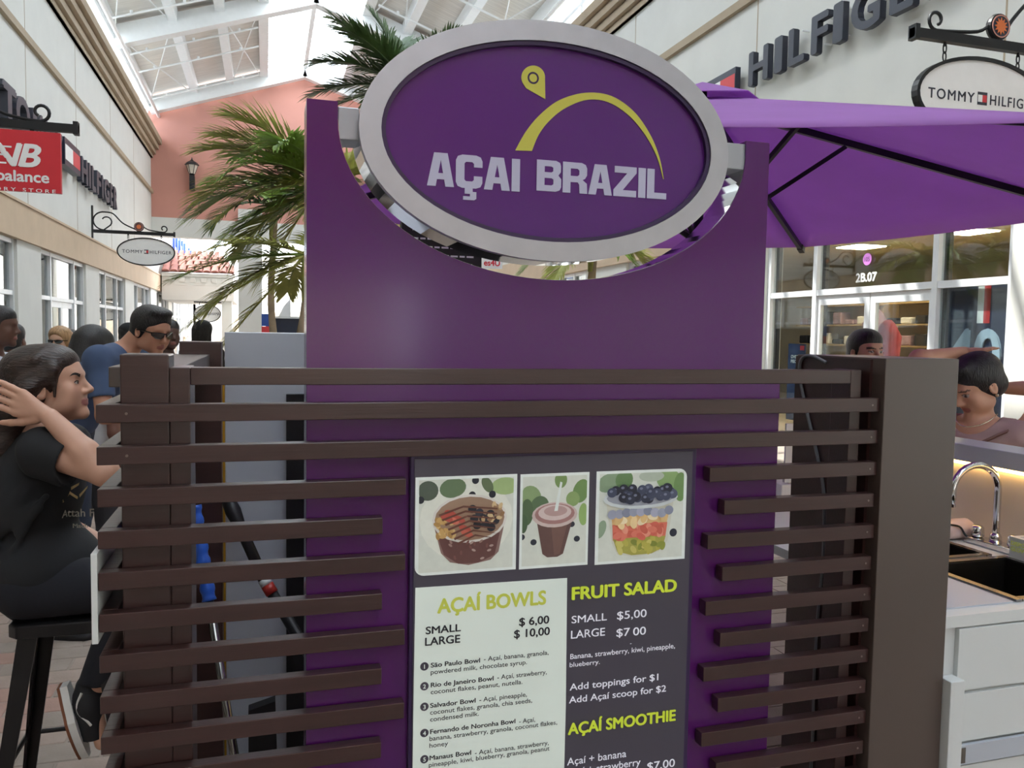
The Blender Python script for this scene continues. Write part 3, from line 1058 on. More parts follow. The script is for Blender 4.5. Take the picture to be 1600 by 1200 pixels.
it = [('e', .15, .88, .15, .10, 20, '7c9074'), ('e', .30, .90, .10, .10, 60, '5e7a50'), ('e', .80, .88, .15, .12, -20, '7e9a64'), ('e', .93, .80, .08, .16, 0, '668450'), ('e', .60, .93, .14, .06, 0, 'a2ac9c'), ('e', .06, .38, .05, .10, -20, '7e9078'), ('e', .86, .30, .042, .045, 0, '2a2e3a'),
      ('p', [(.10, .72), (.86, .72), (.80, .22), (.70, .10), (.45, .06), (.24, .10), (.18, .22)], 'bcbcae'), ('p', [(.165, .55), (.81, .55), (.78, .40), (.18, .40)], 'c8a878'),
      ('p', [(.18, .42), (.79, .42), (.77, .25), (.19, .25)], 'c46a58'), ('p', [(.19, .27), (.775, .27), (.74, .14), (.62, .085), (.40, .08), (.24, .13)], '9a9648')]
for k in range(22):
    it.append(('e', rr.uniform(.22, .75), rr.uniform(.12, .25), .045, .03, rr.uniform(0, 180), rr.choice(('a8a24c', '848a3c', 'b8b062', '747c34'))))
for k in range(22):
    it.append(('e', rr.uniform(.22, .76), rr.uniform(.26, .40), .055, .035, rr.uniform(0, 180), rr.choice(('c8705e', 'b85a4a', 'd28a74', 'c05e50'))))
for k in range(12):
    it.append(('e', rr.uniform(.22, .78), rr.uniform(.42, .50), .06, .04, rr.uniform(0, 180), rr.choice(('d6bc8c', 'd8c8a4', 'c8a874'))))
for k in range(9):
    it.append(('e', .17 + k * .078, .53 + rr.uniform(-.03, .03), .05, .05, 0, rr.choice(('7a7f90', '8c90a0', '9a9cae'))))
it += [('e', .48, .70, .41, .115, 0, 'b9c0c2'), ('e', .48, .71, .375, .09, 0, '8a8e98')]
for k in range(34):
    a, r_ = rr.uniform(0, 6.28), rr.uniform(0, 1) ** .5
    u, v = .50 + .36 * r_ * math.cos(a), .735 + .07 * r_ * math.sin(a) + .02
    it.append(('e', u, v, .052, .052, 0, rr.choice(('2c3040', '3a4054', '242734', '4a5064'))))
    it.append(('e', u - .01, v + .014, .018, .014, 0, '6a7084'))
photo('photo', [(932, 736.5), (1073, 732), (1070, 873.5), (929, 882)], it, 'tr', 'printed photo of a fruit salad cup topped with blueberries')

rquad('bowl_list', [(649, 918.5), (886, 903), (884, 1100), (876, 1420), (640, 1500), (646, 1100)], 'menu_light')


def tx(body, px0, px1, yb, yt, m, bold=0.0, name='menu_text', spacing=1.0, shear=0.0, lift=.0016):
    Y = PY - lift
    x0, z0 = on(px0, yb, Y)
    x1, _ = on(px1, yb, Y)
    _, z1 = on(px0, yt, Y)
    text(name, body, (x0, Y, z0), RX, UZ, abs(z1 - z0), m, panel, width=abs(x1 - x0), bold=bold, spacing=spacing, shear=shear)


tx('AÇAÍ BOWLS', 683, 853, 958, 935, 'menu_olive', .035, 'menu_heading')
tx('SMALL', 665, 720, 991, 979, 'menu_black', .022)
tx('LARGE', 664, 719, 1009, 996, 'menu_black', .022)
tx('$ 6,00', 811, 858, 978, 965, 'menu_black', .022)
tx('$ 10,00', 803, 859, 997, 984, 'menu_black', .022)
tx('FRUIT SALAD', 893, 1057, 937, 917, 'menu_lime', .04, 'menu_heading')
tx('SMALL', 893, 948, 974, 962, 'menu_white', .006)
tx('$5,00', 964, 1010, 968, 955, 'menu_white', .006)
tx('LARGE', 892, 945, 998, 985, 'menu_white', .006)
tx('$7', 963, 984, 995, 982, 'menu_white', .006)
tx('00', 989, 1009, 993, 980, 'menu_white', .006)
tx(',', 984, 987, 1006, 1003, 'menu_white', .02)
tx('Banana, strawberry, kiwi, pineapple,', 891, 1054, 1030, 1021.5, 'menu_white', .004)
tx('blueberry.', 890, 937, 1042.5, 1035, 'menu_white', .004)
tx('Add toppings for $1', 890, 1028, 1079, 1068, 'menu_white', .01)
tx('Add Açaí scoop for $2', 889, 1040, 1099, 1088, 'menu_white', .01)
tx('AÇAÍ SMOOTHIE', 887, 1055, 1148, 1130, 'menu_lime', .04, 'menu_heading')
tx('Açaí + banana', 886, 978, 1196, 1184, 'menu_white', .004)
tx('Açaí + strawberry', 885, 1000, 1213, 1201, 'menu_white', .004)
tx('$7,00', 1011, 1054, 1204, 1191, 'menu_white', .006)
for (num, head, h0, h1, hy, lines) in (
        ('1', 'São Paulo Bowl', 673, 750, 1043, [(' - Açaí, banana, granola,', 752, 857, 1038), ('powdered milk, chocolate syrup.', 673, 823, 1053)]),
        ('2', 'Rio de Janeiro Bowl', 673, 771, 1074, [(' - Açaí, strawberry,', 773, 854, 1067), ('coconut flakes, peanut, nutella.', 673, 816, 1084)]),
        ('3', 'Salvador Bowl', 672, 743, 1106, [(' - Açaí, pineapple,', 745, 823, 1100), ('coconut flakes, granola, chia seeds,', 672, 831, 1115), ('condensed milk.', 672, 748, 1126)]),
        ('4', 'Fernando de Noronha Bowl', 672, 805, 1147, [(' - Açaí,', 807, 836, 1135), ('banana, strawberry, granola, coconut flakes,', 671, 870, 1158), ('honey', 671, 700, 1168)]),
        ('5', 'Manaus Bowl', 671, 736, 1188, [(' - Açaí, banana, strawberry,', 738, 857, 1180), ('pineapple, kiwi, blueberry, granola, peanut', 670, 858, 1199)])):
    tx(head, h0, h1, hy, hy - 7.5, 'menu_black', .022)
    nl = 0
    for (b, x0, x1, y) in lines:
        if b.startswith(' '):
            y = hy - .118 * (x0 + 4 - h0)
        else:
            nl += 1
            y = hy + 10.8 * nl
        tx(b.strip(), x0 + (4 if b.startswith(' ') else 0), x1, y, y - 7.5, 'menu_black', .004)
    u, v = on(663, hy - 2, PY)
    MB().prism(ellipse(u, v, .0088, .0088, 20), PY - .0012, PY - .0006).build('number_disc', 'slate_print', panel)
    text('menu_number', num, (u, PY - .0016, v - .0045), RX, UZ, .0092, 'menu_light', panel, align='c', bold=.02)

# ------------------------------------------------------------------ sink counter on the far side of the end panel
sk = thing('sink_counter', 'white kiosk counter with steel sink basins and drawers behind the end panel', 'counter', (2.0, 2.2, 0))
CZ = 0.93
X0, X1, Y0, Y1 = 1.63, 2.42, 1.595, 3.0
B1, B2 = (1.95, 2.22, 2.04, 2.42), (1.93, 2.25, 1.66, 1.98)     # basins x0,x1,y0,y1
m = MB()
for (a, b, c, d) in ((X0, B2[0], Y0, Y1), (B2[1], X1, Y0, Y1), (B2[0], B2[1], Y0, B2[2]), (B2[0], B2[1], B2[3], B1[2]), (B2[0], B2[1], B1[3], Y1)):
    m.box(a, b, c, d, CZ - .03, CZ)
m.build('worktop', 'white_laminate', sk)
for (a, b, c, d) in (B1, B2):
    m = MB()
    m.box(a, b, c, d, CZ - .18, CZ - .175)
    for (e, f_, g, h) in ((a, a + .004, c, d), (b - .004, b, c, d), (a, b, c, c + .004), (a, b, d - .004, d)):
        m.box(e, f_, g, h, CZ - .18, CZ + .004)
    m.build('basin', 'dark_steel', sk)
    m = MB()
    for (e, f_, g, h) in ((a - .02, a + .002, c - .02, d + .02), (b - .002, b + .02, c - .02, d + .02), (a, b, c - .02, c + .002), (a, b, d - .002, d + .02)):
        m.box(e, f_, g, h, CZ + .001, CZ + .008)
    m.build('basin_rim', 'steel', sk)
MB().box(1.66, 1.90, 1.64, 2.0, CZ + .0005, CZ + .004).build('drain_board', 'grey_laminate', sk)
m = MB().box(X0, X1, Y0 + .012, Y0 + .03, 0.05, CZ - .031)
m.build('front_panel', 'white_laminate', sk)
for (z0, z1) in ((.735, .895), (.60, .725), (.30, .535), (.06, .29)):
    MB().box(X0 + .045, X1, Y0 - .002, Y0 + .0115, z0, z1).build('drawer_front', 'white_laminate', sk, bevel=.001)
MB().box(X0 + .05, X1, Y0 - .012, Y0 - .0025, .545, .595).build('pull_rail', 'grey_laminate', sk)
MB().box(X0 + .05, X0 + .072, Y0 - .014, Y0 - .0125, .55, .59).build('rail_end', 'steel', sk)
MB().box(X0 - .002, X0 + .042, Y0 - .03, Y0 + .011, 0, .775).build('corner_leg', 'white_laminate', sk, bevel=.002)
MB().box(X1, X1 + .02, Y0, Y1, 0, 1.19).build('backsplash', 'warm_wall', sk)
MB().box(X1 - .02, X1 + .14, Y0, Y1, 1.191, 1.252).build('bar_ledge', 'grey_laminate', sk, bevel=.003)
fx, fy = 2.34, 2.10
fa = thing('faucet', 'chrome gooseneck faucet with two knobs behind the sink basins', 'faucet', (fx, fy, CZ))
MB().box(fx - .03, fx + .03, fy - .10, fy + .10, CZ + .001, CZ + .022).build('base_plate', 'chrome', fa, bevel=.004)
pts = [(fx, fy, CZ + .02)] + [(fx, fy, CZ + z) for z in (.08, .14, .19)]
pts += [(fx - .095 + .095 * math.cos(t), fy, CZ + .20 + .085 * math.sin(t)) for t in np.linspace(0.1, math.pi, 12)]
pts += [(fx - .19, fy, CZ + .15)]
MB().tube(pts, .0115, 12).build('spout', 'chrome', fa, smooth=True)
MB().lathe([(.02, 0), (.018, .02), (.013, .03)], (fx, fy, CZ + .022), 14).build('collar', 'chrome', fa, smooth=True)
for s in (-1, 1):
    MB().lathe([(.016, 0), (.022, .006), (.02, .034), (.014, .04)], (fx, fy + s * .072, CZ + .022), 12).build('knob', 'chrome', fa, smooth=True)
p = atZ(1495, 826, CZ + .037)
so = thing('soap_bottle', 'pale pink cylinder with a dark cord lying on the counter by the faucet', 'bottle', (p[0], p[1], CZ))
MB().lathe([(.02, 0), (.033, .006), (.035, .02), (.035, .11), (.028, .122), (.012, .125)], (p[0] - .07, p[1], CZ + .037), 18, 'x').build('body', 'pink_plastic', so, smooth=True)
MB().tube(spline([(p[0] - .07, p[1] - .02, CZ + .06), (p[0] - .03, p[1] - .04, CZ + .055), (p[0] + .0, p[1] - .045, CZ + .02), (p[0] + .02, p[1] - .10, CZ + .010), (p[0] + .04, p[1] - .14, CZ + .006)]), .0035, 6).build('cord', 'black_matte', so)
q = atZ(1560, 885, CZ + .01)
gx, gy = 2.265, 1.93
gb = thing('glove_box', 'grey and white carton of disposable gloves beside the sink', 'box', (gx, gy, CZ))
MB().box(gx, gx + .115, gy - .10, gy + .05, CZ + .0085, CZ + .075).build('carton', 'white_laminate', gb)
text('print', 'DISPOSABLE\nGLOVES', (gx - .0008, gy + .045, CZ + .05), (0, -1, 0), UZ, .013, 'menu_olive', gb, bold=.02)
MB().box(gx + .02, gx + .095, gy - .08, gy + .03, CZ + .0755, CZ + .0765).build('opening', 'grey_laminate', gb)
# warm strip lamp under the ledge
ls = thing('strip_lamp', 'warm light strip fixed beneath the grey bar ledge by the sink', 'lamp', (X1, 2.3, 1.18))
mat('warm_strip', 'ffcf80', 0.5, vary=0, emit=7.0)
MB().box(X1 - .016, X1 - .002, Y0 + .05, Y1, 1.180, 1.1905).build('diffuser', 'warm_strip', ls)
# cord hanging on the inner side of the end panel
cd = MB().tube(spline([tuple(atX(x, y, 1.395)) for x, y in ((1290, 566), (1268, 556), (1252, 562), (1250, 590), (1260, 640), (1272, 690), (1284, 745), (1288, 780))]), .0045, 8)
cd.tube(spline([tuple(atX(x, y, 1.395)) for x, y in ((1288, 780), (1287, 850), (1284, 900), (1278, 960), (1272, 1060), (1270, 1150), (1265, 1230))]), .004, 8)
cd = cd.build('power_cord', 'grey_rubber', smooth=True)
tag(cd, 'grey power cord hanging down the inside of the dark end panel', 'cord')
# low counter seen in the gap right of the purple board
kc = thing('back_counter', 'white low counter showing in the gap beside the purple board', 'counter', (1.8, 2.9, 0))
MB().box(1.35, 1.62, 2.75, 3.2, 0, .93).build('body', 'white_laminate', kc)
MB().box(1.34, 1.63, 2.74, 3.21, .9305, .95).build('top', 'grey_laminate', kc)
cr = thing('card_reader', 'white card reader with orange screen on the low back counter', 'card reader', (1.75, 2.85, .95))
p = atY(1226, 770, 2.85)
MB().box(p[0] - .05, p[0] + .06, 2.80, 2.92, .951, 1.03).build('stand', 'white_laminate', cr, bevel=.004)
MB().box(p[0] - .045, p[0] + .05, 2.79, 2.80, 1.04, 1.28).build('screen', 'white_laminate', cr)
MB().box(p[0] + .00, p[0] + .05, 2.785, 2.7895, 1.20, 1.27).build('display', 'orange', cr)
MB().box(p[0] - .005, p[0] + .02, 2.82, 2.86, 1.03, 1.045).build('neck', 'grey_metal', cr)

# ------------------------------------------------------------------ hexagonal purple parasol behind the kiosk
mat('purple_canvas', 'c088d2', 0.8, vary=0.04, scale=3, bump=0.06, bscale=25, trans=0.5)
mat('umbrella_metal', '1b1a1f', 0.4, metal=0.4, vary=0.05)
CF = np.array([_f[0], _f[1]]) / np.hypot(_f[0], _f[1])
CR = np.array([CF[1], -CF[0]])


def cam2(x, d):
    p = CR * x + CF * d
    return float(p[0]), float(p[1])


UC = cam2(0.86, 3.85)
UR, UZ0, UZ1 = 1.83, 2.222, 2.74
um = thing('patio_umbrella', 'large hexagonal purple canvas parasol with black ribs behind the oval sign', 'umbrella', (UC[0], UC[1], 0))
cor = []
a0 = math.atan2(cam2(1.93, 5.43)[1] - UC[1], cam2(1.93, 5.43)[0] - UC[0])
for k in range(6):
    a = a0 - k * math.pi / 3
    cor.append((UC[0] + UR * math.cos(a), UC[1] + UR * math.sin(a), UZ0))
top = (UC[0], UC[1], UZ1)
for k in range(6):                                  # canvas panels sag a little between the ribs
    A, B = Vector(cor[k]), Vector(cor[(k + 1) % 6])
    T = Vector(top)
    vs, fs = [], []
    n = 8
    for i in range(n + 1):
        s = 0.06 + 0.94 * i / n
        for j in range(n + 1):
            t = j / n
            p = T.lerp(A.lerp(B, t), s)
            p.z -= 0.028 * s * math.sin(math.pi * t) * (1 - s * .4)
            if i == n:
                mid = A.lerp(B, .5)
                p = p.lerp(Vector((UC[0], UC[1], p.z)), 0.012 * math.sin(math.pi * t))
            vs.append(p)
    for i in range(n):
        for j in range(n):
            fs.append((i * (n + 1) + j, i * (n + 1) + j + 1, (i + 1) * (n + 1) + j + 1, (i + 1) * (n + 1) + j))
    o = MB().add(vs, fs).build('canopy_panel', 'purple_canvas', um, smooth=True)
    sm = o.modifiers.new('cloth', 'SOLIDIFY')
    sm.thickness = 0.003
m = MB()
for k in range(6):
    A, B = Vector(cor[k]), Vector(cor[(k + 1) % 6])
    T = Vector(top) + Vector((0, 0, .06))
    a, b = Vector(top).lerp(A, .17) + Vector((0, 0, .03)), Vector(top).lerp(B, .17) + Vector((0, 0, .03))
    m.add([T, a, b], [(0, 1, 2)])
o = m.build('vent_cap', 'purple_canvas', um)
sm = o.modifiers.new('cloth', 'SOLIDIFY')
sm.thickness = .003
MB().tube([(UC[0], UC[1], 0.05), (UC[0], UC[1], UZ1 + .05)], .024, 12).build('pole', 'umbrella_metal', um, smooth=True)
MB().lathe([(.28, 0), (.28, .05), (.06, .07), (.05, .25)], (UC[0], UC[1], 0.0), 20).build('base', 'umbrella_metal', um)
MB().lathe([(.05, 0), (.05, .07)], (UC[0], UC[1], 2.02), 12).build('runner', 'umbrella_metal', um)
for k in range(6):
    A = Vector(cor[k])
    T = Vector(top) - Vector((0, 0, .02))
    e = A - Vector((0, 0, .012))
    MB().bar(T.lerp(e, .02) - Vector((0, 0, .012)), T.lerp(e, .995) - Vector((0, 0, .012)), .024, .030).build('rib', 'umbrella_metal', um)
    mid = T.lerp(e, .36) - Vector((0, 0, .03))
    MB().bar((UC[0], UC[1], 2.06), mid, .018, .020).build('strut', 'umbrella_metal', um)
    MB().bar(T.lerp(e, .965) - Vector((0, 0, .012)), T.lerp(e, 1.0) - Vector((0, 0, .012)), .034, .036).build('rib_tip', 'black_matte', um)

# ------------------------------------------------------------------ palms
mat('palm_green', '86a24c', 0.45, vary=0.35, scale=5, trans=0.30)
mat('palm_light', 'b0b264', 0.5, vary=0.3, scale=5, trans=0.30)
mat('palm_dark', '4a6238', 0.5, vary=0.3, scale=4, trans=0.2)
mat('palm_trunk', 'a08c74', 0.85, vary=0.2, scale=6, bump=0.4, bscale=12)
mat('rachis', '7d8448', 0.5, vary=0.1)


def frond(root, base, dirv, length, droop, leaf, mats, rnd, nleaf=58, wid=.048, curl=1.0):
    """one feather frond: a curved midrib with leaflets on both sides, all one leaf"""
    b = Vector(base)
    d = Vector(dirv).normalized()
    pts = []
    p = b.copy()
    for i in range(15):
        pts.append(p.copy())
        t = i / 14
        d = (d + Vector((0, 0, -droop * (0.25 + t) / 14 * 2))).normalized()
        p = p + d * (length / 14)
    m = MB().tube(pts, [0.018 * (1 - .85 * i / 14) for i in range(15)], 5)
    for i in range(nleaf):
        t = 0.12 + 0.88 * i / (nleaf - 1)
        u = t * 13.99
        k = int(u)
        c = pts[k].lerp(pts[min(k + 1, 14)], u - k)
        ax = (pts[min(k + 1, 14)] - pts[max(k - 1, 0)]).normalized()
        side = ax.cross(Vector((0, 0, 1)))
        if side.length < .1:
            side = Vector((1, 0, 0))
        side.normalize()
        up = side.cross(ax).normalized()
        ll = leaf * (0.55 + 0.45 * math.sin(math.pi * min(1, t * .85 + .12))) * rnd.uniform(.85, 1.1)
        for s in (-1, 1):
            out = (side * s * (1 - .45 * t) + ax * (.55 + .6 * t) + up * rnd.uniform(.05, .35)).normalized()
            q = c.copy()
            seg = [q.copy()]
            dd = out.copy()
            for j in range(3):
                dd = (dd + Vector((0, 0, -.16 * curl * (j + .4) * rnd.uniform(.6, 1.4)))).normalized()
                q = q + dd * (ll / 3)
                seg.append(q.copy())
            wv = dd.cross(up).normalized()
            w = [wid * .5, wid, wid * .75, .002]
            vs = []
            for j in range(4):
                vs += [seg[j] - wv * w[j] / 2, seg[j] + wv * w[j] / 2]
            m.add(vs, [(0, 1, 3, 2), (2, 3, 5, 4), (4, 5, 7, 6)])
    return m.build('frond', mats, root)


def palm(name, label, crown, trunk_base, fronds, mats, seed, leaf=.55, tr=.09, group='palm trees', wid=.036, curl=.6):
    rnd = random.Random(seed)
    crown = Vector([float(v) for v in crown])
    root = thing(name, label, 'palm tree', (trunk_base[0], trunk_base[1], 0), group)
    tb = Vector((trunk_base[0], trunk_base[1], 0))
    n = 16
    pts = [tb.lerp(crown, i / n) + Vector((.04 * math.sin(i * .5), 0, 0)) for i in range(n + 1)]
    rs = [tr * (1.25 - .45 * i / n) * (1.06 if i % 2 else .97) for i in range(n + 1)]
    MB().tube(pts, rs, 12).build('trunk', 'palm_trunk', root, smooth=True)
    MB().tube([crown - Vector((0, 0, .5)), crown - Vector((0, 0, .1)), crown + Vector((0, 0, .25))], [tr * .8, tr * .95, tr * .4], 10).build('crownshaft', 'palm_light', root, smooth=True)
    for (az, el, ln, dr) in fronds:
        a, e = math.radians(az), math.radians(el)
        d = (math.cos(e) * math.sin(a), math.cos(e) * math.cos(a), math.sin(e))
        frond(root, crown + Vector((0, 0, .1)), d, ln, dr, leaf * rnd.uniform(.9, 1.1), MATS[rnd.choice(mats)], rnd, wid=wid, curl=curl)
    return root


# azimuth: 0 = away along the mall, 90 = towards the right shop front, -90 = left
c1 = atY(505, 300, 10.0)
palm('palm_tree', 'green feather palm arching left beside the purple board', c1, (c1[0] - .15, 10.0),
     [(-95, 28, 1.35, .5), (-80, 12, 1.4, .6), (-100, 48, 1.2, .55), (-110, -5, 1.35, .6), (-70, -25, 1.35, .5), (-125, 20, 1.3, .7), (-60, 40, 1.2, .7), (-150, 35, 1.2, .8), (-92, 2, 1.45, .6), (-88, 38, 1.25, .5),
      (90, 25, 1.4, .8), (60, 10, 1.4, .8), (20, 45, 1.2, .8), (0, 20, 1.3, .8), (130, 25, 1.3, .8), (-95, -38, 1.3, .3), (-85, -55, 1.3, .2), (-100, -22, 1.4, .5)], ['palm_green', 'palm_green', 'palm_light'], 3, leaf=.62)
c2 = atY(480, 412, 9.0)
palm('palm_tree', 'yellowish drooping palm with a pale slanting trunk behind the grey cabinet', c2, (float(atY(467, 520, 9.0)[0]) + .05, 9.0),
     [(-95, -2, 1.35, .35), (-100, -25, 1.45, .3), (-85, -45, 1.4, .2), (-110, 15, 1.2, .6), (-75, -15, 1.2, .5), (80, 10, 1.2, .6), (120, 30, 1.2, .6), (20, 30, 1.1, .6), (-10, 0, 1.1, .6)],
     ['palm_light', 'palm_light', 'palm_green'], 5, leaf=.44, tr=.07, wid=.03)
c3 = atY(640, 150, 11.5)
palm('palm_tree', 'dark tall palm crown showing above the left shoulder of the oval sign', c3, (c3[0] + .1, 11.5),
     [(-95, 25, 1.3, .5), (-90, 5, 1.3, .4), (-85, 50, 1.3, .4), (-60, 68, 1.2, .4), (-100, -12, 1.25, .3), (-120, 40, 1.2, .5), (60, 50, 1.2, .5), (100, 20, 1.3, .5), (0, 60, 1.2, .5), (150, 40, 1.2, .5), (-20, 20, 1.2, .5)],
     ['palm_dark'], 8, leaf=.5)
c4 = atY(425, 330, 15.0)
palm('palm_tree', 'slim green palm further off with fronds hanging before the white column', c4, (c4[0] + .05, 15.0),
     [(-95, 20, 1.5, .9), (95, 20, 1.5, .9), (-60, 45, 1.4, .9), (60, 40, 1.4, .9), (180, 35, 1.4, .9), (0, 35, 1.4, .9), (-130, 5, 1.4, .9), (130, 0, 1.4, .9), (-90, -25, 1.4, .7)],
     ['palm_green', 'palm_dark'], 11, leaf=.5, tr=.06)
c5 = atY(925, 375, 12.0)
palm('palm_tree', 'green palm glimpsed in the gap below the oval sign', c5, (c5[0], 12.0),
     [(-90, -10, 1.3, .6), (90, -10, 1.3, .6), (-60, 20, 1.2, .9), (60, 20, 1.2, .9), (180, 10, 1.2, .9), (0, 30, 1.2, .9), (-120, -25, 1.2, .6), (120, -25, 1.2, .6)],
     ['palm_green', 'palm_light'], 14, leaf=.45, tr=.07)

# ------------------------------------------------------------------ scroll brackets and hanging signs


def scroll_bracket(root, wall_x, s, Y, zb, length, disc_at=.56, small_at=.86, dress=1.0):
    """iron arm standing out from the wall at wall_x towards s, with a big scroll, a sun disc and a small curl"""
    tipx = wall_x + s * length
    MB().box(min(wall_x, tipx), max(wall_x, tipx), Y - .035, Y + .035, zb, zb + .09).build('arm', 'iron', root)
    MB().box(min(tipx, tipx - s * .05), max(tipx, tipx - s * .05), Y - .05, Y + .05, zb - .02, zb + .12).build('arm_end', 'iron', root)
    MB().box(min(wall_x, wall_x + s * .04), max(wall_x, wall_x + s * .04), Y - .05, Y + .05, zb - .15, zb + .75).build('wall_plate', 'iron', root)
    P = [(wall_x + s * (.37 + .14 * math.cos(t) * (1 - t / 14)), Y, zb + .33 + .14 * math.sin(t) * (1 - t / 14)) for t in np.linspace(2.6, -1.5, 12)]
    R_ = [(wall_x + s * (.31 + .27 * math.cos(t)), Y, zb + .34 + .25 * math.sin(t)) for t in np.linspace(4.7, 1.45, 14)]
    xd = wall_x + s * length * disc_at
    P2 = spline([R_[-1], (wall_x + s * .55, Y, zb + .55), (wall_x + s * .8, Y, zb + .30), (xd - s * .08, Y, zb + .14)])
    MB().tube(P[:-1] + R_, .02, 6).build('scroll', 'iron', root, smooth=True)
    MB().tube(P2, .02, 6).build('scroll_tail', 'iron', root, smooth=True)
    xs_ = wall_x + s * length * small_at
    curl = [(xs_ + s * (.085 * (1 - t / 9) * math.cos(t)), Y, zb + .20 + .085 * (1 - t / 9) * math.sin(t)) for t in np.linspace(-1.6, 4.2, 16)]
    MB().tube(spline([(xd + s * .10, Y, zb + .24), (xd + s * .25, Y, zb + .15), (xs_ - s * .12, Y, zb + .105)], 4) + curl, .018, 6).build('curl', 'iron', root, smooth=True)
    zd = zb + .22
    MB().lathe([(.125, -.03), (.135, 0), (.125, .03)], (xd, Y, zd), 24, 'y').build('disc', 'iron', root)
    dsk = MB().lathe([(.112, -.036), (.112, -.031)], (xd, Y, zd), 24, 'y').build('disc_face', 'navy', root)
    st = []
    for k in range(24):
        r = .085 if k % 2 == 0 else .05
        a = 2 * math.pi * k / 24
        st.append((xd + r * math.cos(a), zd + r * math.sin(a)))
    MB().prism(st, Y - .041, Y - .0365).build('sun_emblem', 'orange', dsk)
    ring_prism(MB(), xd, zd, .112, .112, .100, .100, Y - .040, Y - .0365, 24).build('disc_ring', 'coral_wall', dsk)
    return tipx


def hook(root, x, Y, z0, z1):
    m = MB().tube([(x, Y, z1), (x, Y, z1 - .04)], .012, 6)
    for (dz0, dz1) in ((.03, .6), (.5, 1.0)):
        a, b = z1 - (z1 - z0) * dz0, z1 - (z1 - z0) * dz1
        m.tube([(x + .02 * math.sin(t), Y, (a + b) / 2 + (a - b) / 2 * math.cos(t)) for t in np.linspace(0, 2 * math.pi, 12)], .007, 5, cap=False)
    m.build('hook', 'iron', root)


def oval_sign(root, cx_, cz_, a, b, Y, small=None):
    ring_prism(MB(), cx_, cz_, a, b, a - .035, b - .035, Y - .04, Y + .04, 48).build('rim', 'iron', root)
    fc = MB().prism(ellipse(cx_, cz_, a - .03, b - .03, 48), Y - .02, Y + .02).build('panel', 'sign_white', root)
    yy = Y - .0215
    cap = a * .125
    text('lettering', 'TOMMY', (cx_ - a * .12, yy, cz_ - cap / 2), RX, UZ, cap, 'letter_navy', fc, width=a * .70, bold=.012, align='r', spacing=1.2)
    text('lettering', 'HILFIGER', (cx_ + a * .12, yy, cz_ - cap / 2), RX, UZ, cap, 'letter_navy', fc, width=a * .74, bold=.012, spacing=1.2)
    fw, fh = a * .075, cap * .62
    MB().box(cx_ - fw, cx_ + fw, yy - .001, yy, cz_ - fh, cz_ + fh).build('flag_logo', 'letter_navy', fc)
    MB().box(cx_ - fw * .9, cx_, yy - .002, yy - .0012, cz_ - fh * .55, cz_ + fh * .55).build('flag_white', 'sign_white', fc)
    MB().box(cx_, cx_ + fw * .9, yy - .002, yy - .0012, cz_ - fh * .55, cz_ + fh * .55).build('flag_red', 'flag_red', fc)
    if small:
        text('lettering', small, (cx_, yy, cz_ - cap * 1.75), RX, UZ, cap * .5, 'letter_navy', fc, align='c', bold=.01, spacing=1.2)
    return fc


Y = 25.4
s1 = thing('hanging_sign', 'white oval clothing shop sign with black rim hanging from scroll bracket on left wall', 'sign', (-3.3, Y, 3.8))
scroll_bracket(s1, XL, 1, Y, 4.27, 2.17)
oval_sign(s1, -3.25, 3.795, .77, .40, Y)
for x in (-3.72, -2.85):
    hook(s1, x, Y, 4.13, 4.27)
Y = 6.6
p = atY(1425, 55, Y)
s2 = thing('hanging_sign', 'white oval children clothing sign reading KIDS hanging above the purple parasol', 'sign', (6.8, Y, 4.2))
scroll_bracket(s2, XR, -1, Y, float(p[2]) - .02, XR - float(p[0]), disc_at=.48)
q0, q1 = atY(1428, 150, Y), atY(1532, 155, Y)
oval_sign(s2, float(q1[0]), float(q1[2]), float(q1[0] - q0[0]), .40, Y, 'KIDS')
for px in (1475, 1590):
    q = atY(px, 100, Y)
    hook(s2, float(q[0]), Y, float(q1[2]) + .32, float(p[2]) - .02)
Y = 10.2
s3 = thing('hanging_sign', 'red rectangular shoe store sign with white logo hanging from left wall bracket', 'sign', (-2.6, Y, 3.4))
pe = atY(123, 200, Y)
scroll_bracket(s3, XL, 1, Y, float(pe[2]) - .06, float(pe[0]) - XL, disc_at=.635, small_at=.86)
t0, t1, t2 = atY(95, 209, Y), atY(95, 303, Y), atY(-70, 209, Y)
zt, zb = float(t0[2]), float(t1[2])
fc = MB().box(float(t2[0]), float(t0[0]), Y - .03, Y + .03, zb, zt).build('panel', 'sign_red', s3)
MB().box(float(t2[0]) + .3, float(t2[0]) + .34, Y - .01, Y + .01, zt, zt + .08).build('hanger', 'iron', s3)
MB().box(float(t0[0]) - .3, float(t0[0]) - .26, Y - .01, Y + .01, zt, zt + .08).build('hanger', 'iron', s3)
yy = Y - .032


def onY(px, py):
    q = atY(px, py, yy)
    return (float(q[0]), float(q[2]))


def t3(body, px0, px1, yb, yt, bold, spacing=1.0, name='lettering', shear=0.0):
    x0, z0 = onY(px0, yb)
    x1, _ = onY(px1, yb)
    _, z1 = onY(px0, yt)
    text(name, body, (x0, yy, z0), RX, UZ, z1 - z0, 'sign_white', fc, width=x1 - x0, bold=bold, spacing=spacing, shear=shear)


t3('new balance', -62, 77, 277.5, 259.5, .03)
t3('FACTORY STORE', -55, 87, 294, 288, .01, 1.5)
t3('NB', -18, 65, 256, 219, .035, .9, 'logo', .25)
for k in range(5):
    x0, z0 = onY(-30 + k * 1, 226 + 6.5 * k)
    x1, _ = onY(18 - k * 2, 226 + 6.5 * k)
    MB().box(x0, x1, yy - .002, yy - .0005, z0 - .009, z0 + .009).build('logo_stripe', 'sign_red' if k % 2 else 'sign_white', fc)
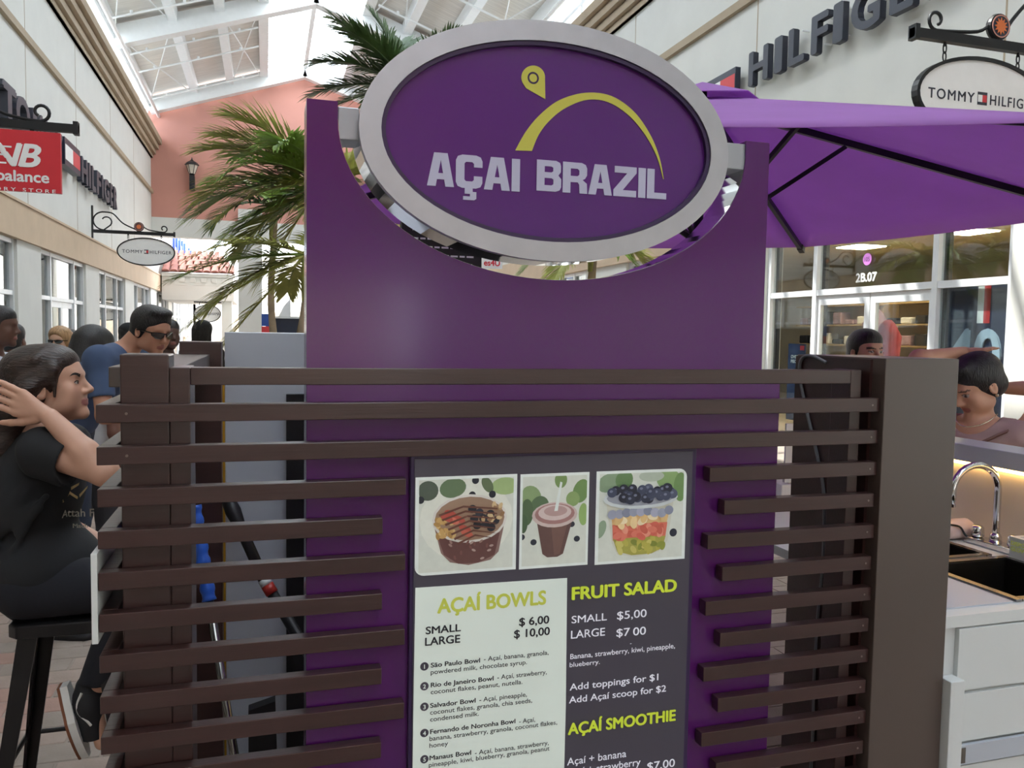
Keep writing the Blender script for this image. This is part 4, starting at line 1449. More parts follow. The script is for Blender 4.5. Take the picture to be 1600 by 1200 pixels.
# far small oval sign under the tiled porch
Y = 41.0
s4 = thing('hanging_sign', 'small pale oval sign hanging under the tiled porch far down the mall', 'sign', (-2.5, Y, 2.4))
a, b = atY(303, 490, Y), atY(346, 490, Y)
c = atY(324, 490, Y)
ring_prism(MB(), float(c[0]), float(c[2]), float(b[0] - a[0]) / 2, .42, float(b[0] - a[0]) / 2 - .04, .38, Y - .04, Y + .04, 32).build('rim', 'iron', s4)
f4 = MB().prism(ellipse(float(c[0]), float(c[2]), float(b[0] - a[0]) / 2 - .03, .39, 32), Y - .02, Y + .02).build('panel', 'sign_white', s4)
text('lettering', 'TOMMY BAHAMA', (float(c[0]), Y - .022, float(c[2]) - .07), RX, UZ, .14, 'letter_navy', f4, width=1.1, align='c', bold=.01)
MB().box(float(a[0]), float(b[0]), Y - .03, Y + .03, float(c[2]) + .50, float(c[2]) + .56).build('arm', 'iron', s4)
for k in (-1, 1):
    MB().box(float(c[0]) + k * .35 - .015, float(c[0]) + k * .35 + .015, Y - .015, Y + .015, float(c[2]) + .36, float(c[2]) + .5).build('hanger', 'iron', s4)

# ------------------------------------------------------------------ channel letters on the walls
lt = thing('wall_letters', 'large dark channel letters spelling a clothing brand on the right wall', 'sign', (XR, 10, 5.9))
XF = XR - .12
for (ch, pa, pb) in (('H', 1170, 1201), ('I', 1209.5, 1223), ('L', 1231, 1257), ('F', 1266, 1293), ('I', 1299.5, 1316), ('G', 1327, 1373), ('E', 1386, 1424), ('R', 1436, 1490)):
    ya_, yb_ = float(atX(pa, 90, XF - .1)[1]), float(atX(pb, 60, XF - .1)[1])
    text('letter', ch, (XF, ya_, 5.85), (0, -1, 0), UZ, .56, 'letter_navy', lt, width=ya_ - yb_, bold=.03, depth=.10)
    for (z) in (5.95, 6.33):
        MB().box(XF, XR, (ya_ + yb_) / 2 - .012, (ya_ + yb_) / 2 + .012, z, z + .02).build('stand_off', 'white_steel', lt)
ya_, yb_ = float(atX(1112, 120, XF)[1]), float(atX(1157, 120, XF)[1])
MB().box(XF - .10, XF, yb_, ya_, 5.85, 6.30).build('flag_box', 'navy', lt)
MB().box(XF - .105, XF - .101, yb_ + .02, (ya_ + yb_) / 2, 5.95, 6.19).build('flag_red', 'flag_red', lt)
MB().box(XF - .105, XF - .101, (ya_ + yb_) / 2, ya_ - .02, 5.95, 6.19).build('flag_white', 'sign_white', lt)
for (ch, k) in (('Y', 0), ('M', 1), ('M', 2), ('O', 3), ('T', 4)):
    y_ = ya_ + 1.0 + k * .95
    text('letter', ch, (XF, y_, 5.85), (0, -1, 0), UZ, .56, 'letter_navy', lt, width=.6, bold=.05, depth=.10)
lt = thing('wall_letters', 'large dark channel letters running along the left wall behind the red sign', 'sign', (XL, 22, 5.6))
XF = XL + .10
seq = [('T', 3, 25), ('O', 24, 46), ('M', 50, 66), ('M', 70, 84), ('Y', 87, 96)]
for (ch, pa, pb) in seq:
    ya_, yb_ = float(atX(pa, 190, XF + .14)[1]), float(atX(pb, 190, XF + .14)[1])
    text('letter', ch, (XF, ya_, 5.33), (0, 1, 0), UZ, .62, 'letter_navy', lt, width=yb_ - ya_, bold=.05, depth=.16)
ya_, yb_ = float(atX(100, 250, XF + .16)[1]), float(atX(124, 250, XF + .16)[1])
MB().box(XF, XF + .18, ya_, yb_, 5.33, 5.95).build('flag_box', 'navy', lt)
MB().box(XF + .181, XF + .186, (ya_ + yb_) / 2, yb_ - .05, 5.46, 5.8).build('flag_red', 'flag_red', lt)
MB().box(XF + .181, XF + .186, ya_ + .05, (ya_ + yb_) / 2, 5.46, 5.8).build('flag_white', 'sign_white', lt)
for (ch, pa, pb) in (('H', 127, 136.5), ('I', 138.2, 141), ('L', 143, 149), ('F', 150.5, 157), ('I', 158.5, 160.5), ('G', 162, 170), ('E', 171.5, 175.5), ('R', 177, 182)):
    ya_, yb_ = float(atX(pa, 290, XF + .1)[1]), float(atX(pb, 290, XF + .1)[1])
    text('letter', ch, (XF, ya_, 5.33), (0, 1, 0), UZ, .62, 'letter_navy', lt, width=yb_ - ya_, bold=.05, depth=.12)

# ------------------------------------------------------------------ wall lantern on the coral gable
ln = thing('wall_lantern', 'black wall lantern on the coral end wall', 'lantern', (-3.0, YE - .3, 7.5))
lx, ly = float(atY(300, 270, YE - .3)[0]), YE - .30
z0, z1 = 7.55, 8.85
MB().box(lx - .10, lx + .10, ly - .12, YE - .005, z0, z0 + .62).build('bracket', 'iron', ln)
MB().lathe([(.07, 0), (.13, .04), (.11, .07)], (lx, ly, z0 + .62), 8).build('cup', 'iron', ln)
MB().lathe([(.12, 0), (.24, .36), (.02, .37)], (lx, ly, z0 + .69), 6).build('glass', 'lamp_glass', ln)
m = MB()
for k in range(6):
    a = math.pi / 3 * k
    m.tube([(lx + .12 * math.cos(a), ly + .12 * math.sin(a), z0 + .69), (lx + .245 * math.cos(a), ly + .245 * math.sin(a), z0 + 1.06)], .016, 4)
m.build('cage', 'iron', ln)
MB().lathe([(.30, 0), (.22, .10), (.08, .18), (.03, .24), (.01, .32)], (lx, ly, z0 + 1.06), 8).build('cap', 'iron', ln)

# ------------------------------------------------------------------ tiled porch beyond the end wall
pc = thing('porch', 'white porch with dentil cornice and red clay tile roof beyond the end wall', 'porch', (-3, 42, 0))
PYF = 40.2
a, b = atY(243, 430, PYF), atY(367, 440, PYF)
px0_, px1_ = float(XL) + .13, float(b[0])
zt_, zb_ = float(atY(300, 427, PYF)[2]), float(atY(300, 457, PYF)[2])
MB().box(px0_, px1_, PYF, 47, zt_ - .16, zt_).build('cornice', 'white_wall', pc)
MB().box(px0_, px1_ - .08, PYF + .08, 47, zt_ - .55, zt_ - .165).build('frieze', 'white_wall', pc)
MB().box(px0_, px1_ - .04, PYF + .04, 47, zb_ - .35, zt_ - .555).build('architrave', 'white_wall', pc)
MB().box(px1_ - .6, px1_ - .15, PYF + .3, PYF + .75, 0, zb_ - .36).build('porch_post', 'white_wall', pc)
x = px0_ + .3
while x < px1_ - .3:
    MB().box(x, x + .22, PYF + .02, PYF + .078, zt_ - .40, zt_ - .2).build('dentil', 'white_wall', pc)
    x += .46
tilem = None
nrow, ncol = 4, 9
for r_i in range(nrow):
    wtop = .30 * r_i
    for c_i in range(ncol):
        w = (px1_ - px0_ - .25 * r_i) / ncol
        x = px0_ + w * (c_i + .5)
        y0_, y1_ = PYF - .15 + r_i * .55, PYF - .15 + r_i * .55 + .72
        zz0, zz1 = zt_ + .06 + r_i * .26, zt_ + .06 + r_i * .26 + .34
        vs, fs = [], []
        for (yy_, zz_, rr_) in ((y0_, zz0, w * .46), (y1_, zz1, w * .40)):
            for t in np.linspace(0, math.pi, 7):
                vs.append((x + rr_ * math.cos(t), yy_, zz_ + rr_ * .55 * math.sin(t)))
        for j in range(6):
            fs.append((j, j + 1, 7 + j + 1, 7 + j))
        fs.append(tuple(range(6, -1, -1)))
        MB().add(vs, fs).build('roof_tile', 'clay_tile', pc)
m = MB()
m.add([(px0_, PYF - .1, zt_ + .02), (px1_, PYF - .1, zt_ + .02), (px1_ - 1.0, PYF + 2.2, zt_ + 1.08), (px0_, PYF + 2.2, zt_ + 1.08), (px1_, 47, zt_ + .02), (px1_ - 1.0, 45, zt_ + 1.08), (px0_, 45, zt_ + 1.08)],
      [(0, 1, 2, 3), (1, 4, 5, 2), (3, 2, 5, 6)])
m.build('roof_bed', 'clay_tile', pc)

# ------------------------------------------------------------------ the sunlit open-air street beyond
tl = thing('wall_far', None, None, (4, 62, 0), kind='structure')
MB().box(-14, 26, 66, 66.6, 0, 7).build('far_wall', 'outdoor_white', tl)
MB().box(-14, 26, 65.6, 66, 7, 7.5).build('far_coping', 'outdoor_white', tl)
for k in range(9):
    MB().box(-12 + k * 4.2, -9.6 + k * 4.2, 65.9, 65.99, 0, 3.0).build('far_opening', 'store_inside', tl)
fb = thing('shop_letters', 'blue channel letters on the white wall beyond the porch', 'sign', (XL + .1, 50, 6))
for k in range(9):                                   # too far off to read: upright strokes with a bar each
    if k != 5:
        y_ = 45.5 + k * 1.45
        m = MB().box(XL + .06, XL + .18, y_, y_ + .25, 5.65, 6.6)
        m.box(XL + .06, XL + .18, y_ + .25, y_ + .9, (5.65, 6.38, 6.0)[k % 3], (5.87, 6.6, 6.22)[k % 3])
        m.build('letter', 'blue_letter', fb)
ff = thing('feather_flag', 'white feather flag standing on the far street left of the purple board', 'flag', (0.3, 30, 0))
p = atY(437, 500, 24.0)
MB().tube([(p[0] + .28, 24, 0), (p[0] + .28, 24, 2.55)], .02, 6).build('pole', 'white_steel', ff)
o = MB().prism([(float(p[0]) + .26, .5), (float(p[0]) + .26, 2.5), (float(p[0]) + .1, 2.3), (float(p[0]) - .18, 1.7), (float(p[0]) - .3, .9), (float(p[0]) - .2, .5)], 24.0, 24.02).build('cloth', 'sign_white', ff)
kb = thing('kiosk_stall', 'dark grey stall with a blue and red notice far down the mall', 'stall', (1.1, 21, 0))
a, b = atY(415, 497, 21), atY(500, 497, 21)
MB().box(float(a[0]), float(b[0]) + 1.2, 21, 22.5, 0, float(a[2])).build('body', 'navy', kb)
MB().box(float(a[0]) - .05, float(b[0]) + 1.25, 20.95, 22.55, float(a[2]), float(a[2]) + .05).build('top', 'white_laminate', kb)
p = atY(412, 498, 20.9)
MB().box(float(p[0]) - .05, float(p[0]) + .13, 20.88, 20.9, 1.72, 2.02).build('notice_blue', 'blue_letter', kb)
MB().box(float(p[0]) - .05, float(p[0]) + .13, 20.88, 20.9, 1.50, 1.715).build('notice_red', 'flag_red', kb)

# black information totem and small phone-repair sign glimpsed under the oval sign
tt = thing('info_board', 'black standing info board with fine white text glimpsed below the oval sign', 'sign', (1.0, 4.4, 0))
Y = 3.75
a, b = atY(628, 350, Y), atY(752, 440, Y)
x0, x1 = float(a[0]), float(b[0])
MB().box(x0, x1, Y, Y + .05, 0.0, float(a[2]) + .05).build('board', 'black_matte', tt)
zt = float(atY(680, 362, Y)[2])
text('lettering', 'NY GOLD STANDARD', (x0 + .05, Y - .001, zt), RX, UZ, .022, 'sign_white', tt, width=(x1 - x0) * .5, bold=.01)
rl = random.Random(9)
for k in range(1, 9):                                # lines of print too fine to read
    m = MB()
    x = x0 + .05
    while x < x1 - .06:
        w = rl.uniform(.015, .04)
        m.box(x, x + w, Y - .0015, Y - .0005, zt - k * .038, zt - k * .038 + .008)
        x += w + .009
    m.build('fine_print', 'sign_white', tt)
ps = thing('repair_sign', 'white sign with red lettering ending in 4U behind the kiosk', 'sign', (1.7, 6, 0))
Y = 6.0
a, b = atY(735, 402, Y), atY(785, 420, Y)
x0, x1 = float(a[0]) - .12, float(b[0])
z1_, z0_ = float(a[2]), float(b[2])
MB().box(x0, x1, Y, Y + .03, z0_, z1_).build('panel', 'sign_white', ps)
text('lettering', 'es4U', (x1 - .02, Y - .002, z0_ + .02), RX, UZ, (z1_ - z0_) * .6, 'sign_red', ps, align='r', bold=.03)
MB().box((x0 + x1) / 2 - .02, (x0 + x1) / 2 + .02, Y + .031, Y + .06, 0, z1_).build('post', 'iron', ps)

# ------------------------------------------------------------------ right shop window dressing
mat('decal_pink', 'cc7fd0', 0.5, vary=0)
mat('poster_navy', '1f2b4a', 0.5, vary=0.05)
mat('poster_ice', 'b9c9da', 0.5, vary=0.03)
mat('garment_red', '9c2f35', 0.9, vary=0.25, scale=6, bump=0.4, bscale=12)
mat('garment_pink', 'a88a98', 0.9, vary=0.3, scale=9)
mat('garment_dark', '22242c', 0.9, vary=0.3, scale=8)
mat('shelf_wood', 'b59a6c', 0.6, vary=0.1)
XD = XR + .10
a = atX(1353, 433, XD)
text('unit_number', '2B.07', (XD, float(atX(1337, 440, XD)[1]), float(a[2]) - .06), (0, -1, 0), UZ, .125, 'sign_white', width=float(atX(1337, 440, XD)[1] - atX(1370, 437, XD)[1]), bold=.045)
tag(bpy.data.objects['unit_number'], 'white unit number 2B.07 on the glass above the shop doors', 'lettering')
a = atX(1355, 405, XD)
dk = thing('window_sticker', 'round pink numbered sticker on the glass above the unit number', 'sticker', (XD, float(a[1]), float(a[2])))
MB().lathe([(.085, 0), (.085, .003)], (XD, float(a[1]), float(a[2])), 24, 'x').build('disc', 'decal_pink', dk)
text('print', '105', (XD - .002, float(a[1]) + .05, float(a[2]) - .03), (0, -1, 0), UZ, .065, 'navy', dk, width=.10)
XP = XR + .22
pp = thing('window_poster', 'navy window poster with huge pale 40 and a white and red stripe', 'poster', (XP, 7.6, 1.5))
a, b = atX(1466, 450, XP), atX(1574, 450, XP)
ya_, yb_ = float(a[1]), float(b[1])
MB().box(XP, XP + .02, yb_, ya_, .2, 2.30).build('sheet', 'poster_navy', pp)
text('numeral', '40', (XP - .002, float(atX(1480, 540, XP)[1]), float(atX(1500, 590, XP)[2])), (0, -1, 0), UZ, .62, 'poster_ice', pp, width=float(atX(1480, 540, XP)[1] - atX(1566, 540, XP)[1]), bold=.03)
for px_, mm in ((1533, 'sign_white'), (1543, 'flag_red')):
    c = float(atX(px_, 470, XP)[1])
    MB().box(XP - .003, XP - .001, c - .045, c + .045, float(atX(1535, 505, XP)[2]), 2.29).build('stripe', mm, pp)
pn = thing('shop_notice', 'dark notice with a small flag logo standing inside the shop window', 'sign', (XP, 11, 1))
c0, c1 = float(atX(1232, 540, XP)[1]), float(atX(1258, 540, XP)[1])
MB().box(XP, XP + .02, c1, c0, 0.3, float(atX(1245, 537, XP)[2])).build('board', 'poster_navy', pn)
text('print', 'OVER\nPIECES', (XP - .002, c0 - .08, float(atX(1245, 560, XP)[2])), (0, -1, 0), UZ, .055, 'sign_white', pn)
MB().box(XP - .003, XP - .001, c1 + .02, c1 + .12, float(atX(1245, 547, XP)[2]), float(atX(1245, 540, XP)[2])).build('flag_red', 'flag_red', pn)
# shelving and garments inside
def fold(x, y, z):
    gm = random.choice(('garment_dark', 'garment_dark', 'garment_pink', 'sign_white'))
    o = MB().box(x, x + .25, y, y + .26, z + .001, z + random.uniform(.1, .28), bev=.02).build('folded_garment', gm)
    where = 'behind the left door pane' if y > 13.1 else ('behind the right door pane' if y > 10.5 else 'beside the navy poster')
    lev = {.53: 'bottom', 1.03: 'second', 1.53: 'third', 1.93: 'fourth'}[round(z, 2)]
    tag(o, '%s folded garment on the %s shelf board %s' % ({'garment_dark': 'dark', 'garment_pink': 'mauve', 'sign_white': 'white'}[gm], lev, where), 'clothing', 'folded clothes on the shop shelves')


for k in range(3):
    sh = thing('shop_shelf', ['light wood shop shelf seen through the left door pane', 'light wood shop shelf seen through the right door pane', 'light wood shop shelf seen beside the navy poster'][k], 'shelf', (XR + 4, 8.6 + k * 2.4, 0), 'shop shelving')
    y0_ = (13.2, 10.6, 8.0)[k]
    MB().box(XR + 3.6, XR + 4.0, y0_, y0_ + 2.2, 0, 2.7).build('back_panel', 'shelf_wood', sh)
    for z in (.5, 1.0, 1.5, 1.9, 2.3):
        MB().box(XR + 3.2, XR + 3.6, y0_, y0_ + 2.2, z, z + .03).build('shelf', 'shelf_wood', sh)
    for z in (.53, 1.03, 1.53, 1.93):
        for j in range(6):
            fold(XR + 3.25, y0_ + .08 + j * .36, z + .0)


def garment(name, label, x, y, z0, z1, w, m):
    t = thing(name, label, 'clothing', (x, y, 0), 'garments on stands in the shop')
    MB().lathe([(w * .8, 0), (w, .1), (w * .8, (z1 - z0) * .45), (w * .95, (z1 - z0) * .8), (w * .5, (z1 - z0) * .95), (w * .2, z1 - z0)], (x, y, z0), 14).build('fabric', m, t, smooth=True)
    MB().tube([(x, y, 0), (x, y, z0 + .05)], .02, 8).build('stand', 'iron', t)


p = atX(1387, 520, XR + 1.5)
garment('shop_garment', 'red dress on a stand behind the right door pane', float(p[0]), float(p[1]), .6, 1.95, .22, 'garment_red')
p = atX(1368, 500, XR + 1.9)
garment('shop_garment', 'mauve patterned top on a stand behind the door', float(p[0]), float(p[1]), .9, 2.15, .22, 'garment_pink')
for k in range(4):                                   # lit ceiling panels of the shop
    lp = thing('ceiling_panel', ['square warm ceiling light in the shop above the double door', 'square warm ceiling light in the shop behind the navy poster', 'square warm ceiling light deep in the shop left of the door', 'square warm ceiling light in the shop near the white pier'][k], 'lamp', (XR + 2.5, 6 + 2 * k, 3.3), 'shop ceiling lights')
    mat('shop_light', 'ffe2b4', .5, vary=0, emit=30.0)
    yy_ = (10.2, 8.2, 12.6, 6.2)[k]
    MB().box(XR + 2.2, XR + 2.8, yy_ - .3, yy_ + .3, 3.32, 3.349).build('diffuser', 'shop_light', lp)
    MB().box(XR + 2.15, XR + 2.85, yy_ - .35, yy_ + .35, 3.335, 3.3495).build('frame', 'white_frame', lp)

# ------------------------------------------------------------------ people: smooth blended bodies grown from a field
mat('skin', 'ffffff', 0.5, vary=0.05, scale=14, attr=True)
mat('cloth', 'ffffff', 0.9, vary=0.10, scale=9, attr=True, bump=0.25, bscale=14)
mat('hair_black', '191617', 0.42, vary=0.5, scale=6, stretch=(14, 14, 2.2), bump=0.5, bscale=16)
mat('hair_brown', '33251f', 0.38, vary=0.55, scale=6, stretch=(3, 16, 16), bump=0.5, bscale=12)
mat('hair_blonde', 'a5825c', 0.45, vary=0.4, scale=6, stretch=(14, 14, 2.2), bump=0.5, bscale=16)
mat('hair_curly', '17130f', 0.7, vary=0.5, scale=40, bump=0.9, bscale=45)
mat('sunglass', '0c0c0e', 0.08, vary=0, coat=1.0)
mat('eye_white', 'cfc8c0', 0.25, vary=0)
mat('eye_dark', '1a1310', 0.2, vary=0)
mat('brow', '231916', 0.7, vary=0.2, scale=80)
mat('lip', '9c5f58', 0.4, vary=0.05)
mat('shoe_black', '1c1c20', 0.7, vary=0.1)
mat('shoe_white', 'd9d6d0', 0.6, vary=0.05)
mat('gum_sole', '7b4a30', 0.7, vary=0.1)
mat('jewel', 'd8d2c4', 0.2, metal=.8, vary=0)


class Field:
    """distance field on a grid; rounded parts melt into each other, then a quad skin is drawn over it"""

    def __init__(s, lo, hi, h):
        s.lo, s.h = np.array(lo, np.float32), h
        n = np.ceil((np.array(hi) - np.array(lo)) / h).astype(int) + 1
        s.F = np.full(n, 1.0, np.float32)

    def _blk(s, lo, hi):
        n = np.array(s.F.shape)
        a = np.clip(np.floor((np.array(lo) - s.lo) / s.h).astype(int), 0, n)
        b = np.clip(np.ceil((np.array(hi) - s.lo) / s.h).astype(int) + 1, 0, n)
        if (b <= a).any():
            return None, None
        sl = tuple(slice(a[i], b[i]) for i in range(3))
        g = np.meshgrid(*[(s.lo[i] + s.h * np.arange(a[i], b[i])).astype(np.float32) for i in range(3)], indexing='ij')
        return sl, g

    def _mix(s, sl, d, k):
        A = s.F[sl]
        if k <= 0:
            s.F[sl] = np.minimum(A, d)
            return
        hh = np.clip(0.5 + 0.5 * (A - d) / k, 0, 1)
        s.F[sl] = A * (1 - hh) + d * hh - k * hh * (1 - hh)

    def cone(s, a, b, ra, rb, k=.02):
        a, b = np.array(a, np.float32), np.array(b, np.float32)
        r = max(ra, rb) + k + 3 * s.h
        sl, g = s._blk(np.minimum(a, b) - r, np.maximum(a, b) + r)
        if sl is None:
            return s
        ab = b - a
        L = float(ab @ ab) + 1e-9
        t = np.clip(((g[0] - a[0]) * ab[0] + (g[1] - a[1]) * ab[1] + (g[2] - a[2]) * ab[2]) / L, 0, 1)
        d = np.sqrt((g[0] - a[0] - t * ab[0]) ** 2 + (g[1] - a[1] - t * ab[1]) ** 2 + (g[2] - a[2] - t * ab[2]) ** 2) - (ra + (rb - ra) * t)
        s._mix(sl, d, k)
        return s

    def _ell(s, c, R, r, pad):
        c, r = np.array(c, np.float32), np.array(r, np.float32)
        R = np.array(R, np.float32) if R is not None else np.eye(3, dtype=np.float32)
        ext = np.sqrt(((R * r[None, :]) ** 2).sum(1)) + pad + 3 * s.h
        sl, g = s._blk(c - ext, c + ext)
        if sl is None:
            return None, None
        p = [g[i] - c[i] for i in range(3)]
        q = [(p[0] * R[0, i] + p[1] * R[1, i] + p[2] * R[2, i]) for i in range(3)]
        k0 = np.sqrt(sum((q[i] / r[i]) ** 2 for i in range(3)))
        k1 = np.sqrt(sum((q[i] / r[i] ** 2) ** 2 for i in range(3))) + 1e-6
        return sl, k0 * (k0 - 1) / k1

    def ell(s, c, r, R=None, k=.02):
        sl, d = s._ell(c, R, r, k)
        if sl is not None:
            s._mix(sl, d, k)
        return s

    def cut(s, c, r, R=None, k=.01):
        sl, d = s._ell(c, R, r, k)
        if sl is None:
            return s
        A = s.F[sl]
        d = -d
        hh = np.clip(0.5 - 0.5 * (A - d) / max(k, 1e-6), 0, 1)
        s.F[sl] = A * (1 - hh) + d * hh + k * hh * (1 - hh)
        return s

    def plane(s, p, n):
        """keep the side the normal n points away from"""
        g = np.meshgrid(*[(s.lo[i] + s.h * np.arange(s.F.shape[i])).astype(np.float32) for i in range(3)], indexing='ij')
        d = sum((g[i] - p[i]) * n[i] for i in range(3))
        s.F = np.maximum(s.F, d)
        return s

    def skin(s):
        F = s.F
        S = F < 0
        c = np.zeros(tuple(x - 1 for x in F.shape), np.int8)
        off = [(i, j, k) for i in (0, 1) for j in (0, 1) for k in (0, 1)]
        nx, ny, nz = c.shape
        for (i, j, k) in off:
            c += S[i:i + nx, j:j + ny, k:k + nz]
        act = (c > 0) & (c < 8)
        idx = np.argwhere(act)
        ids = np.full(c.shape, -1, np.int64)
        ids[act] = np.arange(len(idx))
        acc = np.zeros((len(idx), 3))
        cnt = np.zeros(len(idx))
        for a in off:
            for ax in range(3):
                if a[ax] == 1:
                    continue
                b = list(a)
                b[ax] = 1
                f0 = F[idx[:, 0] + a[0], idx[:, 1] + a[1], idx[:, 2] + a[2]]
                f1 = F[idx[:, 0] + b[0], idx[:, 1] + b[1], idx[:, 2] + b[2]]
                mk = (f0 < 0) != (f1 < 0)
                t = np.where(mk, f0 / np.where(mk, f0 - f1, 1), 0)
                pos = np.array(a, float)[None].repeat(len(idx), 0)
                pos[:, ax] += t
                acc[mk] += pos[mk]
                cnt[mk] += 1
        V = (idx + acc / np.maximum(cnt, 1)[:, None]) * s.h + s.lo
        Q = []
        for ax in range(3):
            o1, o2 = [(1, 2), (2, 0), (0, 1)][ax]
            sl0 = [slice(None)] * 3
            sl1 = [slice(None)] * 3
            sl0[ax], sl1[ax] = slice(0, -1), slice(1, None)
            e0, e1 = S[tuple(sl0)], S[tuple(sl1)]
            ed = np.argwhere(e0 != e1)
            ed = ed[(ed[:, o1] > 0) & (ed[:, o2] > 0) & (ed[:, o1] < F.shape[o1] - 1) & (ed[:, o2] < F.shape[o2] - 1)]
            inside = e0[ed[:, 0], ed[:, 1], ed[:, 2]]

            def cell(d1, d2):
                q = ed.copy()
                q[:, o1] += d1
                q[:, o2] += d2
                return ids[q[:, 0], q[:, 1], q[:, 2]]
            q = np.stack([cell(-1, -1), cell(0, -1), cell(0, 0), cell(-1, 0)], 1)
            q[~inside] = q[~inside][:, ::-1]
            Q.append(q)
        Q = np.concatenate(Q)
        return V, Q[(Q >= 0).all(1)]


def skin_obj(name, fld, m, parent, colf=None, label=None):
    V, Q = fld.skin()
    me = bpy.data.meshes.new(name)
    me.vertices.add(len(V))
    me.vertices.foreach_set('co', V.astype(np.float32).ravel())
    me.loops.add(len(Q) * 4)
    me.loops.foreach_set('vertex_index', Q.ravel().astype(np.int32))
    me.polygons.add(len(Q))
    me.polygons.foreach_set('loop_start', (np.arange(len(Q)) * 4).astype(np.int32))
    me.polygons.foreach_set('use_smooth', [True] * len(Q))
    if colf is not None:
        ca = me.color_attributes.new('Col', 'FLOAT_COLOR', 'POINT')
        c = np.ones((len(V), 4), np.float32)
        c[:, :3] = colf(V)
        ca.data.foreach_set('color', c.ravel())
    me.materials.append(MATS[m])
    me.update()
    me.validate()
    return link(name, me, parent, label)


def rotm(yaw=0, pitch=0, roll=0):
    """local x = the person's right, y = forward, z = up; yaw turns left, pitch looks up, roll tips to the right shoulder"""
    cy, sy, cp, sp, cr, sr = math.cos(yaw), math.sin(yaw), math.cos(pitch), math.sin(pitch), math.cos(roll), math.sin(roll)
    Z = np.array([[cy, -sy, 0], [sy, cy, 0], [0, 0, 1]])
    X = np.array([[1, 0, 0], [0, cp, -sp], [0, sp, cp]])
    Yv = np.array([[cr, 0, sr], [0, 1, 0], [-sr, 0, cr]])
    return Z @ X @ Yv


def add_head(f, c, R, k=1.0, fem=False):
    """c = point between the ears"""
    c = np.array(c, float)

    def P(x, y, z):
        return c + R @ (np.array([x, y, z]) * k)

    def E(x, y, z, a, b, d, kk=.02):
        f.ell(P(x, y, z), (a * k, b * k, d * k), R, kk * k)
    jaw = .90 if fem else 1.0
    E(0, -.012, .040, .076, .096, .084)
    E(0, .035, -.030, .057 * jaw, .060, .082, .03)
    E(0, .030, .045, .064, .064, .060, .03)
    f.ell(P(0, .078, -.098), (.021 * k * jaw, .016 * k, .016 * k), R, .03 * k)
    for s in (-1, 1):
        E(s * .043 * jaw, .012, -.066, .020, .028, .022, .03)
        E(s * .041, .066, -.022, .022, .020, .022, .025)
        E(s * .036, .048, -.052, .024, .030, .030, .025)
        E(s * .077, -.006, -.006, .008, .019, .031, .006)
        f.cut(P(s * .082, -.002, -.004), (.005 * k, .010 * k, .016 * k), R, .004 * k)
    f.cone(P(-.030, .0845, .026), P(.030, .0845, .026), .0105 * k, .0105 * k, .02 * k)
    for s in (-1, 1):
        f.cut(P(s * .032, .104, .006), (.021 * k, .014 * k, .013 * k), R, .012 * k)
        E(s * .031, .0785, .005, .0135, .0125, .0115, .004)
    f.cone(P(0, .0925, .012), P(0, .113, -.026), .0075 * k, .0105 * k, .014 * k)
    for s in (-1, 1):
        E(s * .0105, .1005, -.031, .0085, .010, .0075, .008)
    lp = .0035 if fem else .0
    E(0, .0925 - lp, -.056, .021, .011, .0052, .006)
    E(0, .0905 - lp, -.0670, .018, .011, .0066, .006)
    f.cut(P(0, .106, -.0615), (.018 * k, .008 * k, .0018 * k), R, .003 * k)


def face_color(c, R, k, base, lip, brow=None, browc=(.02, .013, .01), lips=True):
    base, lip, browc = np.array(lin(base)), np.array(lin(lip)), np.array(browc)

    def fn(V):
        L = (V - np.array(c)) @ np.array(R) / k
        col = np.repeat(base[None], len(V), 0)
        front = L[:, 1] > .055
        cheek = np.exp(-(((np.abs(L[:, 0]) - .042) / .022) ** 2 + ((L[:, 2] + .022) / .022) ** 2)) * front
        col = col * (1 - .18 * cheek[:, None]) + np.array([base[0] * 1.04, base[1] * .78, base[2] * .74])[None] * (.18 * cheek[:, None])
        if lips:
            m_ = front & (np.abs(L[:, 0]) < .024) & (((L[:, 2] + .0615) / .0125) ** 2 + (L[:, 0] / .026) ** 2 < 1) & (L[:, 1] > .07)
            col[m_] = lip
        if brow:
            zz = .027 - 6.0 * (np.abs(L[:, 0]) - .032) ** 2 + .05 * (np.abs(L[:, 0]) - .03)
            m_ = (L[:, 1] > .05) & (np.abs(L[:, 0]) > .012) & (np.abs(L[:, 0]) < .052) & (np.abs(L[:, 2] - zz) < brow)
            col[m_] = browc
            ey = (((np.abs(L[:, 0]) - .032) / .0135) ** 2 + ((L[:, 2] - .005) / .0062) ** 2 < 1) & (L[:, 1] > .06)
            col[ey] = (.42, .40, .38)
            ir = (((np.abs(L[:, 0]) - .032) / .0060) ** 2 + ((L[:, 2] - .005) / .0062) ** 2 < 1) & (L[:, 1] > .06)
            col[ir] = (.02, .013, .01)
            ld = (((np.abs(L[:, 0]) - .032) / .0165) ** 2 + ((L[:, 2] - .0065) / .0088) ** 2 < 1) & ~ey & (L[:, 1] > .06) & (L[:, 2] > .006)
            col[ld] = browc * 2 + base * .12
        return col
    return fn


def plain(col):
    c = np.array(lin(col))
    return lambda V: np.repeat(c[None], len(V), 0)


